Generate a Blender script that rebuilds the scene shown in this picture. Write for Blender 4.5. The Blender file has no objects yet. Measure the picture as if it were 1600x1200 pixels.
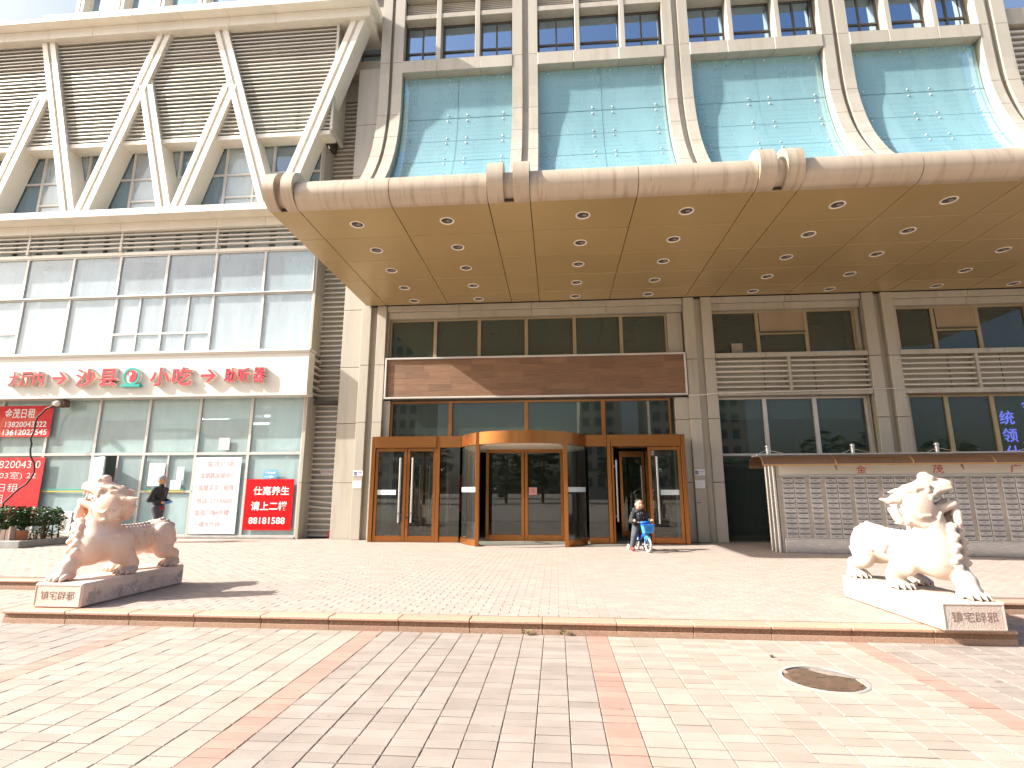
import bpy, math, random
import numpy as np
from mathutils import Vector, Matrix
R = math.radians
rnd = random.Random(7)
sc = bpy.context.scene
col = sc.collection

# ------------------------------------------------------------------ camera, sky, sun, exposure
cam = bpy.data.objects.new('camera', bpy.data.cameras.new('camera'))
col.objects.link(cam)
cam.location = (0, 0, 1.2)
cam.rotation_euler = (R(90 + 11.376), 0, R(4.698))
cam.data.lens = 835 / 1600 * 36
cam.data.clip_start = 0.05
cam.data.clip_end = 3000
sc.camera = cam
SUN_EL, SUN_AZ = 34.5, 75.0            # azimuth measured from the facade normal towards the left
w = bpy.data.worlds.new('World'); sc.world = w; w.use_nodes = True
nt = w.node_tree
bg = nt.nodes['Background']
sky = nt.nodes.new('ShaderNodeTexSky')
sky.sky_type = 'NISHITA'; sky.sun_disc = False
sky.sun_elevation = R(SUN_EL); sky.sun_rotation = R(180 + SUN_AZ)
sky.air_density = 1.0; sky.dust_density = 5.0; sky.ozone_density = 1.0
nt.links.new(sky.outputs[0], bg.inputs[0])
bg.inputs[1].default_value = 0.105
sun = bpy.data.objects.new('sun', bpy.data.lights.new('sun', 'SUN'))
col.objects.link(sun)
sun.data.energy = 5.0; sun.data.angle = R(0.53); sun.data.color = (1.0, 0.955, 0.88)
S = Vector((-math.sin(R(SUN_AZ)) * math.cos(R(SUN_EL)), -math.cos(R(SUN_AZ)) * math.cos(R(SUN_EL)), math.sin(R(SUN_EL))))
sun.rotation_euler = S.to_track_quat('Z', 'Y').to_euler()
vs = sc.view_settings
vs.view_transform = 'Standard'; vs.look = 'None'; vs.gamma = 1.0; vs.use_curve_mapping = False
vs.exposure = 1.3
sc.cycles.max_bounces = 10
sc.cycles.transparent_max_bounces = 16
sc.cycles.caustics_reflective = False; sc.cycles.caustics_refractive = False
sc.cycles.sample_clamp_indirect = 6.0

# ------------------------------------------------------------------ materials
def nodes(name):
    m = bpy.data.materials.new(name); m.use_nodes = True
    n = m.node_tree.nodes; l = m.node_tree.links
    return m, n, l, n['Principled BSDF']

def mat(name, c1, c2=None, scale=3.0, rough=0.55, metal=0.0, bump=0.0, bscale=60.0, rand=0.0, stretch=(1, 1, 1), c3=None, s3=0.7, t3=(0.55, 0.7), rvar=0.0, spec=0.5, spots=None):
    m, n, l, p = nodes(name)
    geo = n.new('ShaderNodeNewGeometry')
    mp = n.new('ShaderNodeMapping'); mp.inputs['Scale'].default_value = stretch
    l.new(geo.outputs['Position'], mp.inputs['Vector'])
    c2 = c2 or tuple(x * 0.9 for x in c1)
    no = n.new('ShaderNodeTexNoise'); no.inputs['Scale'].default_value = scale; no.inputs['Detail'].default_value = 6
    l.new(mp.outputs[0], no.inputs['Vector'])
    rp = n.new('ShaderNodeValToRGB')
    rp.color_ramp.elements[0].position = 0.35; rp.color_ramp.elements[1].position = 0.65
    rp.color_ramp.elements[0].color = (*c1, 1); rp.color_ramp.elements[1].color = (*c2, 1)
    l.new(no.outputs[0], rp.inputs[0])
    out = rp.outputs[0]
    if c3:
        n3 = n.new('ShaderNodeTexNoise'); n3.inputs['Scale'].default_value = s3; n3.inputs['Detail'].default_value = 8
        n3.inputs['Roughness'].default_value = 0.65
        l.new(mp.outputs[0], n3.inputs['Vector'])
        r3 = n.new('ShaderNodeMapRange'); r3.inputs[1].default_value = t3[0]; r3.inputs[2].default_value = t3[1]
        l.new(n3.outputs[0], r3.inputs[0])
        mx = n.new('ShaderNodeMixRGB'); mx.inputs[2].default_value = (*c3, 1)
        l.new(r3.outputs[0], mx.inputs[0]); l.new(out, mx.inputs[1]); out = mx.outputs[0]
    if spots:
        n4 = n.new('ShaderNodeTexNoise'); n4.inputs['Scale'].default_value = spots[0]; n4.inputs['Detail'].default_value = 3
        l.new(geo.outputs['Position'], n4.inputs['Vector'])
        r4 = n.new('ShaderNodeMapRange'); r4.inputs[1].default_value = spots[1]; r4.inputs[2].default_value = spots[1] + .03; r4.inputs[4].default_value = spots[3]
        l.new(n4.outputs[0], r4.inputs[0])
        m4 = n.new('ShaderNodeMixRGB'); m4.inputs[2].default_value = (*spots[2], 1)
        l.new(r4.outputs[0], m4.inputs[0]); l.new(out, m4.inputs[1]); out = m4.outputs[0]
    if rand:
        oi = n.new('ShaderNodeObjectInfo')
        ad = n.new('ShaderNodeMath'); ad.operation = 'ADD'
        l.new(oi.outputs['Random'], ad.inputs[0]); l.new(geo.outputs['Random Per Island'], ad.inputs[1])
        fr = n.new('ShaderNodeMath'); fr.operation = 'FRACT'; l.new(ad.outputs[0], fr.inputs[0])
        mr = n.new('ShaderNodeMapRange'); mr.inputs[3].default_value = 1 - rand; mr.inputs[4].default_value = 1 + rand
        l.new(fr.outputs[0], mr.inputs[0])
        hs = n.new('ShaderNodeHueSaturation'); l.new(mr.outputs[0], hs.inputs['Value']); l.new(out, hs.inputs['Color']); out = hs.outputs[0]
    l.new(out, p.inputs['Base Color'])
    p.inputs['Metallic'].default_value = metal
    p.inputs['Roughness'].default_value = rough
    p.inputs['Specular IOR Level'].default_value = spec
    if rvar:
        mr2 = n.new('ShaderNodeMapRange'); mr2.inputs[3].default_value = max(0.05, rough - rvar); mr2.inputs[4].default_value = rough + rvar
        l.new(no.outputs[0], mr2.inputs[0]); l.new(mr2.outputs[0], p.inputs['Roughness'])
    if bump:
        nb = n.new('ShaderNodeTexNoise'); nb.inputs['Scale'].default_value = bscale; nb.inputs['Detail'].default_value = 4
        l.new(mp.outputs[0], nb.inputs['Vector'])
        b = n.new('ShaderNodeBump'); b.inputs['Strength'].default_value = bump; b.inputs['Distance'].default_value = 0.02
        l.new(nb.outputs[0], b.inputs['Height']); l.new(b.outputs[0], p.inputs['Normal'])
    return m

def glass(name, tint, refl=1.6, haze=0.0, hcol=(0.7, 0.75, 0.75), rough=0.015, streak=None, gcol=(1, 1, 1)):
    m, n, l, p = nodes(name)
    n.remove(p); out = n['Material Output']
    tr = n.new('ShaderNodeBsdfTransparent'); tr.inputs[0].default_value = (*tint, 1)
    base = tr.outputs[0]
    if haze:
        df = n.new('ShaderNodeBsdfDiffuse'); df.inputs[0].default_value = (*hcol, 1)
        mx = n.new('ShaderNodeMixShader'); mx.inputs[0].default_value = haze
        geo = n.new('ShaderNodeNewGeometry'); mp = n.new('ShaderNodeMapping'); mp.inputs['Scale'].default_value = streak or (2.5, 2.5, 0.5)
        l.new(geo.outputs['Position'], mp.inputs['Vector'])
        no = n.new('ShaderNodeTexNoise'); no.inputs['Scale'].default_value = 1.1; no.inputs['Detail'].default_value = 5
        l.new(mp.outputs[0], no.inputs['Vector'])
        mr = n.new('ShaderNodeMapRange'); mr.inputs[1].default_value = 0.3; mr.inputs[2].default_value = 0.7
        mr.inputs[3].default_value = haze * 0.86; mr.inputs[4].default_value = haze * 1.14
        l.new(no.outputs[0], mr.inputs[0]); l.new(mr.outputs[0], mx.inputs[0])
        l.new(tr.outputs[0], mx.inputs[1]); l.new(df.outputs[0], mx.inputs[2]); base = mx.outputs[0]
    gl = n.new('ShaderNodeBsdfGlossy'); gl.inputs['Roughness'].default_value = rough; gl.inputs[0].default_value = (*gcol, 1)
    lw = n.new('ShaderNodeLayerWeight'); lw.inputs[0].default_value = 0.5
    pw = n.new('ShaderNodeMath'); pw.operation = 'POWER'; pw.inputs[1].default_value = 5.0; l.new(lw.outputs['Facing'], pw.inputs[0])
    F0 = ((refl - 1) / (refl + 1)) ** 2
    fr = n.new('ShaderNodeMapRange'); fr.inputs[3].default_value = F0; fr.inputs[4].default_value = 1.0; l.new(pw.outputs[0], fr.inputs[0])
    m2 = n.new('ShaderNodeMixShader')
    l.new(fr.outputs[0], m2.inputs[0]); l.new(base, m2.inputs[1]); l.new(gl.outputs[0], m2.inputs[2])
    l.new(m2.outputs[0], out.inputs[0])
    return m

def emit(name, c, s):
    m, n, l, p = nodes(name)
    p.inputs['Base Color'].default_value = (*c, 1)
    p.inputs['Emission Color'].default_value = (*c, 1); p.inputs['Emission Strength'].default_value = s
    return m

M = {}
M['clad'] = mat('champagne cladding', (0.47, 0.435, 0.365), (0.43, 0.395, 0.33), 0.8, 0.42, 0.15, rand=0.06, c3=(0.36, 0.31, 0.235), s3=1.6, t3=(0.53, 0.80), stretch=(3, 3, 0.35), rvar=0.08)
M['white_clad'] = mat('pale aluminium cladding', (0.80, 0.76, 0.67), (0.74, 0.70, 0.61), 0.9, 0.4, 0.1, rand=0.03, c3=(0.6, 0.55, 0.45), s3=1.4, t3=(0.62, 0.9), stretch=(2, 2, 0.3))
M['tube'] = mat('weathered champagne metal', (0.48, 0.40, 0.31), (0.43, 0.355, 0.275), 1.2, 0.38, 0.2, c3=(0.24, 0.16, 0.10), s3=2.2, t3=(0.52, 0.80), stretch=(4, 0.5, 0.5), rand=0.03)
M['soffit'] = mat('gold lacquered soffit panel', (0.455, 0.335, 0.16), (0.42, 0.31, 0.148), 0.6, 0.36, 0.25, rand=0.04, rvar=0.06)
M['slat'] = mat('louvre aluminium', (0.66, 0.63, 0.56), (0.60, 0.57, 0.50), 1.0, 0.45, 0.2, rand=0.06)
M['dark_joint'] = mat('dark joint backing', (0.06, 0.05, 0.04), rough=0.9)
M['inner_grey'] = mat('grey backing wall', (0.24, 0.23, 0.21), (0.18, 0.175, 0.165), 1.5, 0.8)
M['bronze'] = mat('polished copper bronze', (0.40, 0.165, 0.052), (0.36, 0.145, 0.045), 1.2, 0.24, 0.85, rand=0.05, stretch=(1, 1, 0.5), rvar=0.06)
M['bronze_frame'] = mat('bronze window frame', (0.40, 0.24, 0.10), (0.36, 0.21, 0.085), 2, 0.4, 0.4)
M['tan_frame'] = mat('tan window frame', (0.40, 0.32, 0.20), (0.36, 0.29, 0.18), 2, 0.45, 0.3)
M['dark_frame'] = mat('dark window frame', (0.12, 0.10, 0.08), (0.09, 0.08, 0.07), 2, 0.45, 0.3)
M['grey_frame'] = mat('grey aluminium frame', (0.62, 0.60, 0.56), (0.55, 0.53, 0.50), 2, 0.4, 0.3)
M['steel'] = mat('brushed stainless steel', (0.66, 0.66, 0.66), (0.56, 0.56, 0.56), 6, 0.3, 0.9, stretch=(1, 1, 8), rvar=0.1)
M['steel_panel'] = mat('mailbox sheet steel', (0.50, 0.48, 0.48), (0.45, 0.43, 0.42), 3, 0.42, 0.45, rand=0.10)
M['steel_tarn'] = mat('tarnished steel backing', (0.52, 0.46, 0.38), (0.38, 0.35, 0.31), 3, 0.4, 0.6)
M['wood'] = mat('brown wood laminate board', (0.22, 0.125, 0.07), (0.17, 0.09, 0.05), 6, 0.55, rand=0.16, stretch=(0.5, 1, 7))
M['cream'] = mat('cream paver', (0.345, 0.29, 0.245), (0.31, 0.26, 0.218), 5, 0.75, rand=0.11, bump=0.25, bscale=120, c3=(0.285, 0.23, 0.18), s3=0.9, t3=(0.56, 0.75), spots=(11, 0.72, (0.13, 0.10, 0.08), 0.6))
M['greyp'] = mat('grey paver', (0.30, 0.252, 0.22), (0.262, 0.22, 0.19), 5, 0.75, rand=0.12, bump=0.25, bscale=120, c3=(0.225, 0.188, 0.162), s3=0.9, t3=(0.56, 0.75), spots=(11, 0.72, (0.13, 0.10, 0.08), 0.6))
M['redp'] = mat('red paver', (0.355, 0.225, 0.18), (0.325, 0.20, 0.16), 5, 0.75, rand=0.09, bump=0.25, bscale=120, c3=(0.38, 0.24, 0.19), s3=0.9, t3=(0.58, 0.8), spots=(11, 0.72, (0.13, 0.10, 0.08), 0.6))
M['pink'] = mat('pink terrace brick', (0.365, 0.30, 0.26), (0.34, 0.275, 0.237), 4, 0.72, rand=0.055, bump=0.2, bscale=140, c3=(0.31, 0.245, 0.21), s3=0.5, t3=(0.54, 0.78), spots=(11, 0.72, (0.13, 0.10, 0.08), 0.6))
M['joint'] = mat('sandy joint', (0.23, 0.185, 0.14), (0.17, 0.135, 0.10), 8, 0.95)
M['pjoint'] = mat('pale joint', (0.29, 0.225, 0.185), (0.26, 0.20, 0.165), 8, 0.95)
M['kerb'] = mat('brown granite', (0.30, 0.17, 0.10), (0.20, 0.105, 0.06), 55, 0.7, bump=0.2, bscale=90, rand=0.08, c3=(0.40, 0.27, 0.18), s3=70, t3=(0.55, 0.62))
M['kerb_top'] = mat('pink granite lip', (0.52, 0.33, 0.24), (0.42, 0.25, 0.17), 55, 0.6, bump=0.15, bscale=90, rand=0.06)
M['kerb_low'] = mat('speckled granite base', (0.42, 0.27, 0.19), (0.32, 0.195, 0.13), 60, 0.75, bump=0.2, bscale=90, rand=0.06)
M['far_ground'] = mat('far paving', (0.38, 0.32, 0.26), (0.33, 0.28, 0.23), 0.4, 0.8)
M['engrave'] = mat('brown engraving', (0.20, 0.13, 0.10), rough=0.9)
M['stone_l_grey'] = mat('grey veined peach marble and mouth shade', (0.40, 0.36, 0.33), (0.62, 0.47, 0.38), 7, 0.65, bump=0.3, bscale=70)
M['stone_r_grey'] = mat('grey veined white marble and mouth shade', (0.36, 0.34, 0.31), (0.56, 0.52, 0.45), 9, 0.65, bump=0.3, bscale=70)
M['base_l'] = mat('pale peach marble base', (0.74, 0.60, 0.52), (0.68, 0.52, 0.44), 3, 0.6, bump=0.3, bscale=70, c3=(0.36, 0.33, 0.31), s3=5, t3=(0.55, 0.68))
M['base_r'] = mat('pale pink marble base', (0.52, 0.46, 0.40), (0.52, 0.40, 0.34), 3, 0.6, bump=0.3, bscale=70, c3=(0.32, 0.31, 0.29), s3=5, t3=(0.57, 0.68))
M['stone_l'] = mat('peach marble', (0.74, 0.47, 0.34), (0.76, 0.59, 0.49), 2.6, 0.6, bump=0.12, bscale=55, c3=(0.40, 0.33, 0.29), s3=3.6, t3=(0.57, 0.66))
M['stone_r'] = mat('white marble', (0.50, 0.44, 0.38), (0.48, 0.37, 0.30), 2.2, 0.6, bump=0.12, bscale=55, c3=(0.24, 0.235, 0.215), s3=11, t3=(0.56, 0.70))
M['ink'] = mat('dark engraved ink', (0.12, 0.09, 0.08), rough=0.9)
M['red_paint'] = mat('red paint', (0.55, 0.02, 0.03), (0.48, 0.02, 0.025), 3, 0.5)
M['red_sheet'] = mat('red vinyl sheet', (0.72, 0.006, 0.010), (0.64, 0.005, 0.008), 1.2, 0.6, spec=0.12, bump=0.25, bscale=4)
M['red_old'] = mat('faded red poster', (0.70, 0.05, 0.05), (0.60, 0.035, 0.04), 2, 0.6, spec=0.15, bump=0.6, bscale=5, c3=(0.7, 0.2, 0.12), s3=1.5)
M['pink_paper'] = mat('pink paper', (0.80, 0.36, 0.36), rough=0.8)
M['faint_red'] = mat('faded red print', (0.64, 0.40, 0.42), rough=0.7)
M['white'] = mat('white paint', (0.82, 0.82, 0.80), (0.78, 0.78, 0.75), 2, 0.45)
M['sign_white'] = mat('cream white sign board', (0.69, 0.67, 0.61), (0.66, 0.64, 0.58), 1, 0.4, stretch=(1, 1, 0.3))
M['letter_red'] = mat('red sign letter face', (0.72, 0.035, 0.07), rough=0.35)
M['letter_side'] = mat('ivory letter side', (0.78, 0.70, 0.60), rough=0.5)
M['teal'] = mat('teal logo face', (0.02, 0.42, 0.36), rough=0.35)
M['paper'] = mat('white paper', (0.80, 0.80, 0.78), (0.74, 0.74, 0.74), 3, 0.8)
M['frost'] = mat('frosted window film', (0.62, 0.72, 0.72), (0.66, 0.76, 0.76), 1.2, 0.6)
M['curtain'] = mat('white curtain', (0.80, 0.82, 0.82), (0.72, 0.76, 0.78), 0.8, 0.9, stretch=(6, 1, 0.3))
M['blind'] = mat('beige roller blind', (0.34, 0.26, 0.17), (0.30, 0.23, 0.15), 2, 0.8)
M['greenblind'] = mat('dull green blind', (0.30, 0.30, 0.21), (0.24, 0.24, 0.17), 3, 0.8, stretch=(8, 1, 0.2))
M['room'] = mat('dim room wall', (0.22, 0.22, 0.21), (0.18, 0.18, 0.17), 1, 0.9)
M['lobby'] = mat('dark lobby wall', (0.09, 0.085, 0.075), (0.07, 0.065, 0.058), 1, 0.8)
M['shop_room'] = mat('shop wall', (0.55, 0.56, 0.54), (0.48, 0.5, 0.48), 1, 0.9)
M['tealback'] = mat('pale teal spandrel', (0.24, 0.42, 0.43), (0.21, 0.385, 0.40), 0.8, 0.6, rand=0.05)
M['black'] = mat('black rubber', (0.02, 0.02, 0.02), rough=0.6)
M['iron'] = mat('rusty cast iron', (0.16, 0.10, 0.065), (0.11, 0.075, 0.05), 14, 0.75, 0.25, c3=(0.30, 0.25, 0.20), s3=4, t3=(0.55, 0.75))
M['sand'] = mat('grey sand', (0.27, 0.23, 0.195), (0.22, 0.185, 0.155), 30, 0.95, bump=0.4, bscale=150)
M['concrete'] = mat('grey concrete', (0.34, 0.33, 0.31), (0.27, 0.26, 0.245), 5, 0.85, bump=0.2)
M['leaf'] = mat('glossy green leaf', (0.055, 0.115, 0.03), (0.035, 0.08, 0.022), 12, 0.35, rand=0.45)
M['leaf_y'] = mat('yellowing leaf', (0.20, 0.20, 0.04), (0.14, 0.15, 0.035), 12, 0.5, rand=0.3)
M['stem'] = mat('brown stem', (0.17, 0.11, 0.07), rough=0.9)
M['picket'] = mat('weathered picket wood', (0.30, 0.22, 0.17), (0.22, 0.16, 0.12), 6, 0.85, stretch=(6, 6, 0.6), rand=0.12)
M['orange'] = mat('terracotta trough', (0.50, 0.20, 0.08), rough=0.7)
M['soil'] = mat('dry soil', (0.16, 0.11, 0.08), (0.1, 0.075, 0.055), 9, 0.95, bump=0.6, bscale=40)
M['acwhite'] = mat('ivory sheet metal', (0.68, 0.66, 0.58), (0.62, 0.6, 0.52), 2, 0.45)
M['brown_poly'] = mat('brown polycarbonate', (0.15, 0.085, 0.05), (0.12, 0.068, 0.04), 2, 0.3, stretch=(0.6, 1, 1))
M['skin'] = mat('skin', (0.56, 0.31, 0.20), (0.52, 0.28, 0.18), 6, 0.55)
M['lip'] = mat('lip', (0.42, 0.17, 0.13), rough=0.5)
M['jacket'] = mat('black jacket', (0.016, 0.016, 0.02), (0.028, 0.028, 0.034), 14, 0.8, bump=0.5, bscale=25)
M['trouser'] = mat('dark grey trousers', (0.075, 0.08, 0.095), (0.055, 0.06, 0.075), 12, 0.85, bump=0.5, bscale=22)
M['stripe'] = mat('pale trim', (0.6, 0.6, 0.6), rough=0.8)
M['beanie'] = mat('grey knit', (0.33, 0.33, 0.34), (0.27, 0.27, 0.28), 60, 0.95)
M['hair'] = mat('dark hair', (0.02, 0.016, 0.013), rough=0.6)
M['shoe'] = mat('red brown shoe', (0.22, 0.05, 0.03), rough=0.6)
M['redcloth'] = mat('dark red cloth', (0.35, 0.015, 0.02), rough=0.8)
M['blue'] = mat('blue enamel', (0.02, 0.16, 0.55), (0.015, 0.13, 0.48), 4, 0.35)
M['sky_blue'] = mat('light blue plastic', (0.06, 0.36, 0.72), rough=0.4)
M['greytyre'] = mat('grey tyre', (0.42, 0.41, 0.39), rough=0.7)
M['green_strip'] = mat('green tape', (0.05, 0.38, 0.28), rough=0.5)
M['yellow_strip'] = mat('yellow tape', (0.7, 0.5, 0.10), rough=0.5)
M['navy'] = mat('navy print', (0.025, 0.045, 0.22), rough=0.5)
M['bluesign'] = mat('blue sign sheet', (0.10, 0.42, 0.70), rough=0.5)
M['lampglass'] = mat('lamp reflector', (0.09, 0.07, 0.055), rough=0.35)
M['ring'] = mat('white enamel ring', (0.82, 0.78, 0.70), rough=0.3)
M['tube_on'] = emit('lit fluorescent tube', (0.95, 1.0, 1.0), 4.0)
M['led'] = emit('violet LED letters', (0.22, 0.20, 1.0), 1.6)
M['bwall'] = mat('beige tower wall', (0.50, 0.46, 0.40), (0.46, 0.42, 0.36), 0.2, 0.8)
M['bwin'] = mat('tower window', (0.06, 0.08, 0.10), rough=0.2)
M['bark'] = mat('bark', (0.10, 0.075, 0.055), rough=0.9)
M['gl_curve'] = glass('curved blue glass', (0.74, 0.92, 0.95), 1.8, 0.34, (0.45, 0.71, 0.78), 0.02, (1.6, 0.3, 0.3))
M['gl_wing'] = glass('wing window glass', (0.88, 0.95, 0.97), 1.7, 0.30, (0.80, 0.89, 0.94), 0.01)
M['gl_film'] = glass('filmed wing window glass', (0.88, 0.95, 0.97), 1.7, 0.30, (0.84, 0.91, 0.95), 0.01)
M['gl_upper'] = glass('blue upper window glass', (0.62, 0.76, 0.84), 2.2, 0.16, (0.55, 0.68, 0.76), 0.01, None, (0.8, 0.92, 1.0))
M['gl_shop'] = glass('shop window glass', (0.88, 0.95, 0.95), 1.5, 0.34, (0.70, 0.86, 0.87), 0.01)
M['gl_dark'] = glass('dark window glass', (0.46, 0.54, 0.51), 1.6, 0.07, (0.34, 0.44, 0.40), 0.01)
M['gl_door'] = glass('door glass', (0.70, 0.78, 0.75), 1.6, 0.015, (0.6, 0.6, 0.6), 0.005)
M['gl_blue'] = glass('apartment window glass', (0.40, 0.52, 0.62), 8.0, 0.03, (0.5, 0.6, 0.7), 0.01, None, (0.58, 0.78, 1.0))

# ------------------------------------------------------------------ builders
ORG = {}
def org(o):
    return ORG.get(o.name, Vector((0, 0, 0))) if o else Vector((0, 0, 0))

class G:
    def __init__(s): s.v = []; s.f = []; s.m = []
    def add(s, vs, fs, m=0):
        o = len(s.v); s.v += [tuple(p) for p in vs]
        s.f += [tuple(i + o for i in f) for f in fs]; s.m += [m] * len(fs)
        return s
    def box(s, x0, x1, y0, y1, z0, z1, c=0.0, m=0):
        if x0 > x1: x0, x1 = x1, x0
        if y0 > y1: y0, y1 = y1, y0
        if z0 > z1: z0, z1 = z1, z0
        if c <= 0:
            return s.add([(x0, y0, z0), (x1, y0, z0), (x1, y1, z0), (x0, y1, z0), (x0, y0, z1), (x1, y0, z1), (x1, y1, z1), (x0, y1, z1)],
                         [(3, 2, 1, 0), (4, 5, 6, 7), (0, 1, 5, 4), (1, 2, 6, 5), (2, 3, 7, 6), (3, 0, 4, 7)], m)
        c = min(c, (x1 - x0) * .45, (y1 - y0) * .45, (z1 - z0) * .45)
        X = (x0, x1); Y = (y0, y1); Z = (z0, z1); vs = []; idx = {}
        for i in (0, 1):
            for j in (0, 1):
                for k in (0, 1):
                    a = X[i] + (c if i == 0 else -c); b = Y[j] + (c if j == 0 else -c); d = Z[k] + (c if k == 0 else -c)
                    for ax, p in enumerate(((X[i], b, d), (a, Y[j], d), (a, b, Z[k]))):
                        idx[i, j, k, ax] = len(vs); vs.append(p)
        fs = []
        def q(*a): fs.append(tuple(idx[t] for t in a))
        for i in (0, 1):
            t = [(i, 0, 0, 0), (i, 1, 0, 0), (i, 1, 1, 0), (i, 0, 1, 0)]; q(*(t if i else t[::-1]))
            t = [(0, i, 0, 1), (1, i, 0, 1), (1, i, 1, 1), (0, i, 1, 1)]; q(*(t[::-1] if i else t))
            t = [(0, 0, i, 2), (1, 0, i, 2), (1, 1, i, 2), (0, 1, i, 2)]; q(*(t if i else t[::-1]))
        for a in (0, 1):
            for b in (0, 1):
                t = [(a, b, 0, 0), (a, b, 0, 1), (a, b, 1, 1), (a, b, 1, 0)]; q(*(t[::-1] if a == b else t))
                t = [(a, 0, b, 0), (a, 1, b, 0), (a, 1, b, 2), (a, 0, b, 2)]; q(*(t[::-1] if a == b else t))
                t = [(0, a, b, 1), (0, a, b, 2), (1, a, b, 2), (1, a, b, 1)]; q(*(t[::-1] if a == b else t))
        for i in (0, 1):
            for j in (0, 1):
                for k in (0, 1):
                    t = [(i, j, k, 0), (i, j, k, 1), (i, j, k, 2)]; q(*(t if (i + j + k) % 2 else t[::-1]))
        return s.add(vs, fs, m)
    def prism(s, poly, axis, a, b, m=0):
        n = len(poly)
        def P(u, v, t): return {'x': (t, u, v), 'y': (u, t, v), 'z': (u, v, t)}[axis]
        vs = [P(u, v, a) for u, v in poly] + [P(u, v, b) for u, v in poly]
        fs = [tuple(range(n))[::-1], tuple(range(n, 2 * n))] + [(i, (i + 1) % n, n + (i + 1) % n, n + i) for i in range(n)]
        area = sum(poly[i][0] * poly[(i + 1) % n][1] - poly[(i + 1) % n][0] * poly[i][1] for i in range(n))
        flip = (area < 0) != (axis == 'y')
        if b < a: flip = not flip
        if flip: fs = [f[::-1] for f in fs]
        return s.add(vs, fs, m)
    def tube(s, pts, r, n=8, m=0, cap=True):
        pts = [Vector(p) for p in pts]; rs = r if isinstance(r, (list, tuple)) else [r] * len(pts)
        vs = []; fs = []; ref = None
        for i, p in enumerate(pts):
            d = (pts[min(i + 1, len(pts) - 1)] - pts[max(i - 1, 0)]).normalized()
            if ref is None:
                ref = d.cross(Vector((0, 0, 1)))
                if ref.length < 0.1: ref = d.cross(Vector((1, 0, 0)))
            u = (ref - d * ref.dot(d)).normalized(); ref = u; v = d.cross(u)
            for k in range(n):
                a = 2 * math.pi * k / n
                vs.append(p + (u * math.cos(a) + v * math.sin(a)) * rs[i])
        for i in range(len(pts) - 1):
            for k in range(n):
                fs.append((i * n + k, i * n + (k + 1) % n, (i + 1) * n + (k + 1) % n, (i + 1) * n + k))
        if cap:
            fs.append(tuple(range(n))[::-1]); fs.append(tuple(range((len(pts) - 1) * n, len(pts) * n)))
        return s.add(vs, fs, m)
    def lathe(s, prof, c=(0, 0, 0), n=20, m=0, cap=True):
        vs = []; fs = []
        for r, z in prof:
            for k in range(n):
                a = 2 * math.pi * k / n; vs.append((c[0] + r * math.cos(a), c[1] + r * math.sin(a), c[2] + z))
        for i in range(len(prof) - 1):
            for k in range(n):
                fs.append((i * n + k, i * n + (k + 1) % n, (i + 1) * n + (k + 1) % n, (i + 1) * n + k))
        if cap and prof[0][0] > 1e-5: fs.append(tuple(range(n))[::-1])
        if cap and prof[-1][0] > 1e-5: fs.append(tuple(range((len(prof) - 1) * n, len(prof) * n)))
        return s.add(vs, fs, m)
    def ball(s, c, r, n=10, m=0):
        rr = r if isinstance(r, (tuple, list)) else (r, r, r)
        k = n // 2; o = len(s.v)
        s.lathe([(max(1e-4, math.sin(math.pi * i / k)), -math.cos(math.pi * i / k)) for i in range(k + 1)], (0, 0, 0), n, m)
        for i in range(o, len(s.v)):
            p = s.v[i]; s.v[i] = (c[0] + p[0] * rr[0], c[1] + p[1] * rr[1], c[2] + p[2] * rr[2])
        return s
    def xf(s, M_):
        s.v = [tuple(M_ @ Vector(p)) for p in s.v]; return s
    def mesh(s, name, mats, off=Vector((0, 0, 0)), smooth=None):
        me = bpy.data.meshes.new(name)
        me.from_pydata([(a - off.x, b - off.y, c - off.z) for a, b, c in s.v], [], s.f)
        for t in (mats if isinstance(mats, (list, tuple)) else [mats]): me.materials.append(M[t] if isinstance(t, str) else t)
        me.polygons.foreach_set('material_index', s.m)
        if smooth is not None:
            me.polygons.foreach_set('use_smooth', [True] * len(me.polygons))
            if smooth < 180: me.set_sharp_from_angle(angle=R(smooth))
        me.update()
        return me
    def build(s, name, mats, parent=None, smooth=None, local=False):
        off = Vector((0, 0, 0)) if local else org(parent)
        o = bpy.data.objects.new(name, s.mesh(name, mats, off, smooth))
        col.objects.link(o); o.parent = parent
        ORG[o.name] = Vector(off)
        return o

def box(name, m, parent, x0, x1, y0, y1, z0, z1, c=0.0, local=False):
    return G().box(x0, x1, y0, y1, z0, z1, c).build(name, m, parent, local=local)
def inst(name, me, parent, loc, rot=None):
    o = bpy.data.objects.new(name, me); col.objects.link(o); o.parent = parent
    o.location = Vector(loc) - org(parent)
    if rot: o.rotation_euler = rot
    return o
def tag(o, label=None, cat=None, group=None, kind=None):
    for k, v in (('label', label), ('category', cat), ('group', group), ('kind', kind)):
        if v: o[k] = v
    return o
def thing(name, label, cat, loc=(0, 0, 0), rz=0.0, group=None):
    o = bpy.data.objects.new(name, None); o.empty_display_size = 0.2; col.objects.link(o)
    o.location = loc; o.rotation_euler = (0, 0, rz)
    ORG[o.name] = Vector(loc)
    return tag(o, label, cat, group)
def setting(name, loc=(0, 0, 0)):
    o = bpy.data.objects.new(name, None); col.objects.link(o); o.location = loc; ORG[o.name] = Vector(loc)
    o['kind'] = 'structure'; return o

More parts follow.
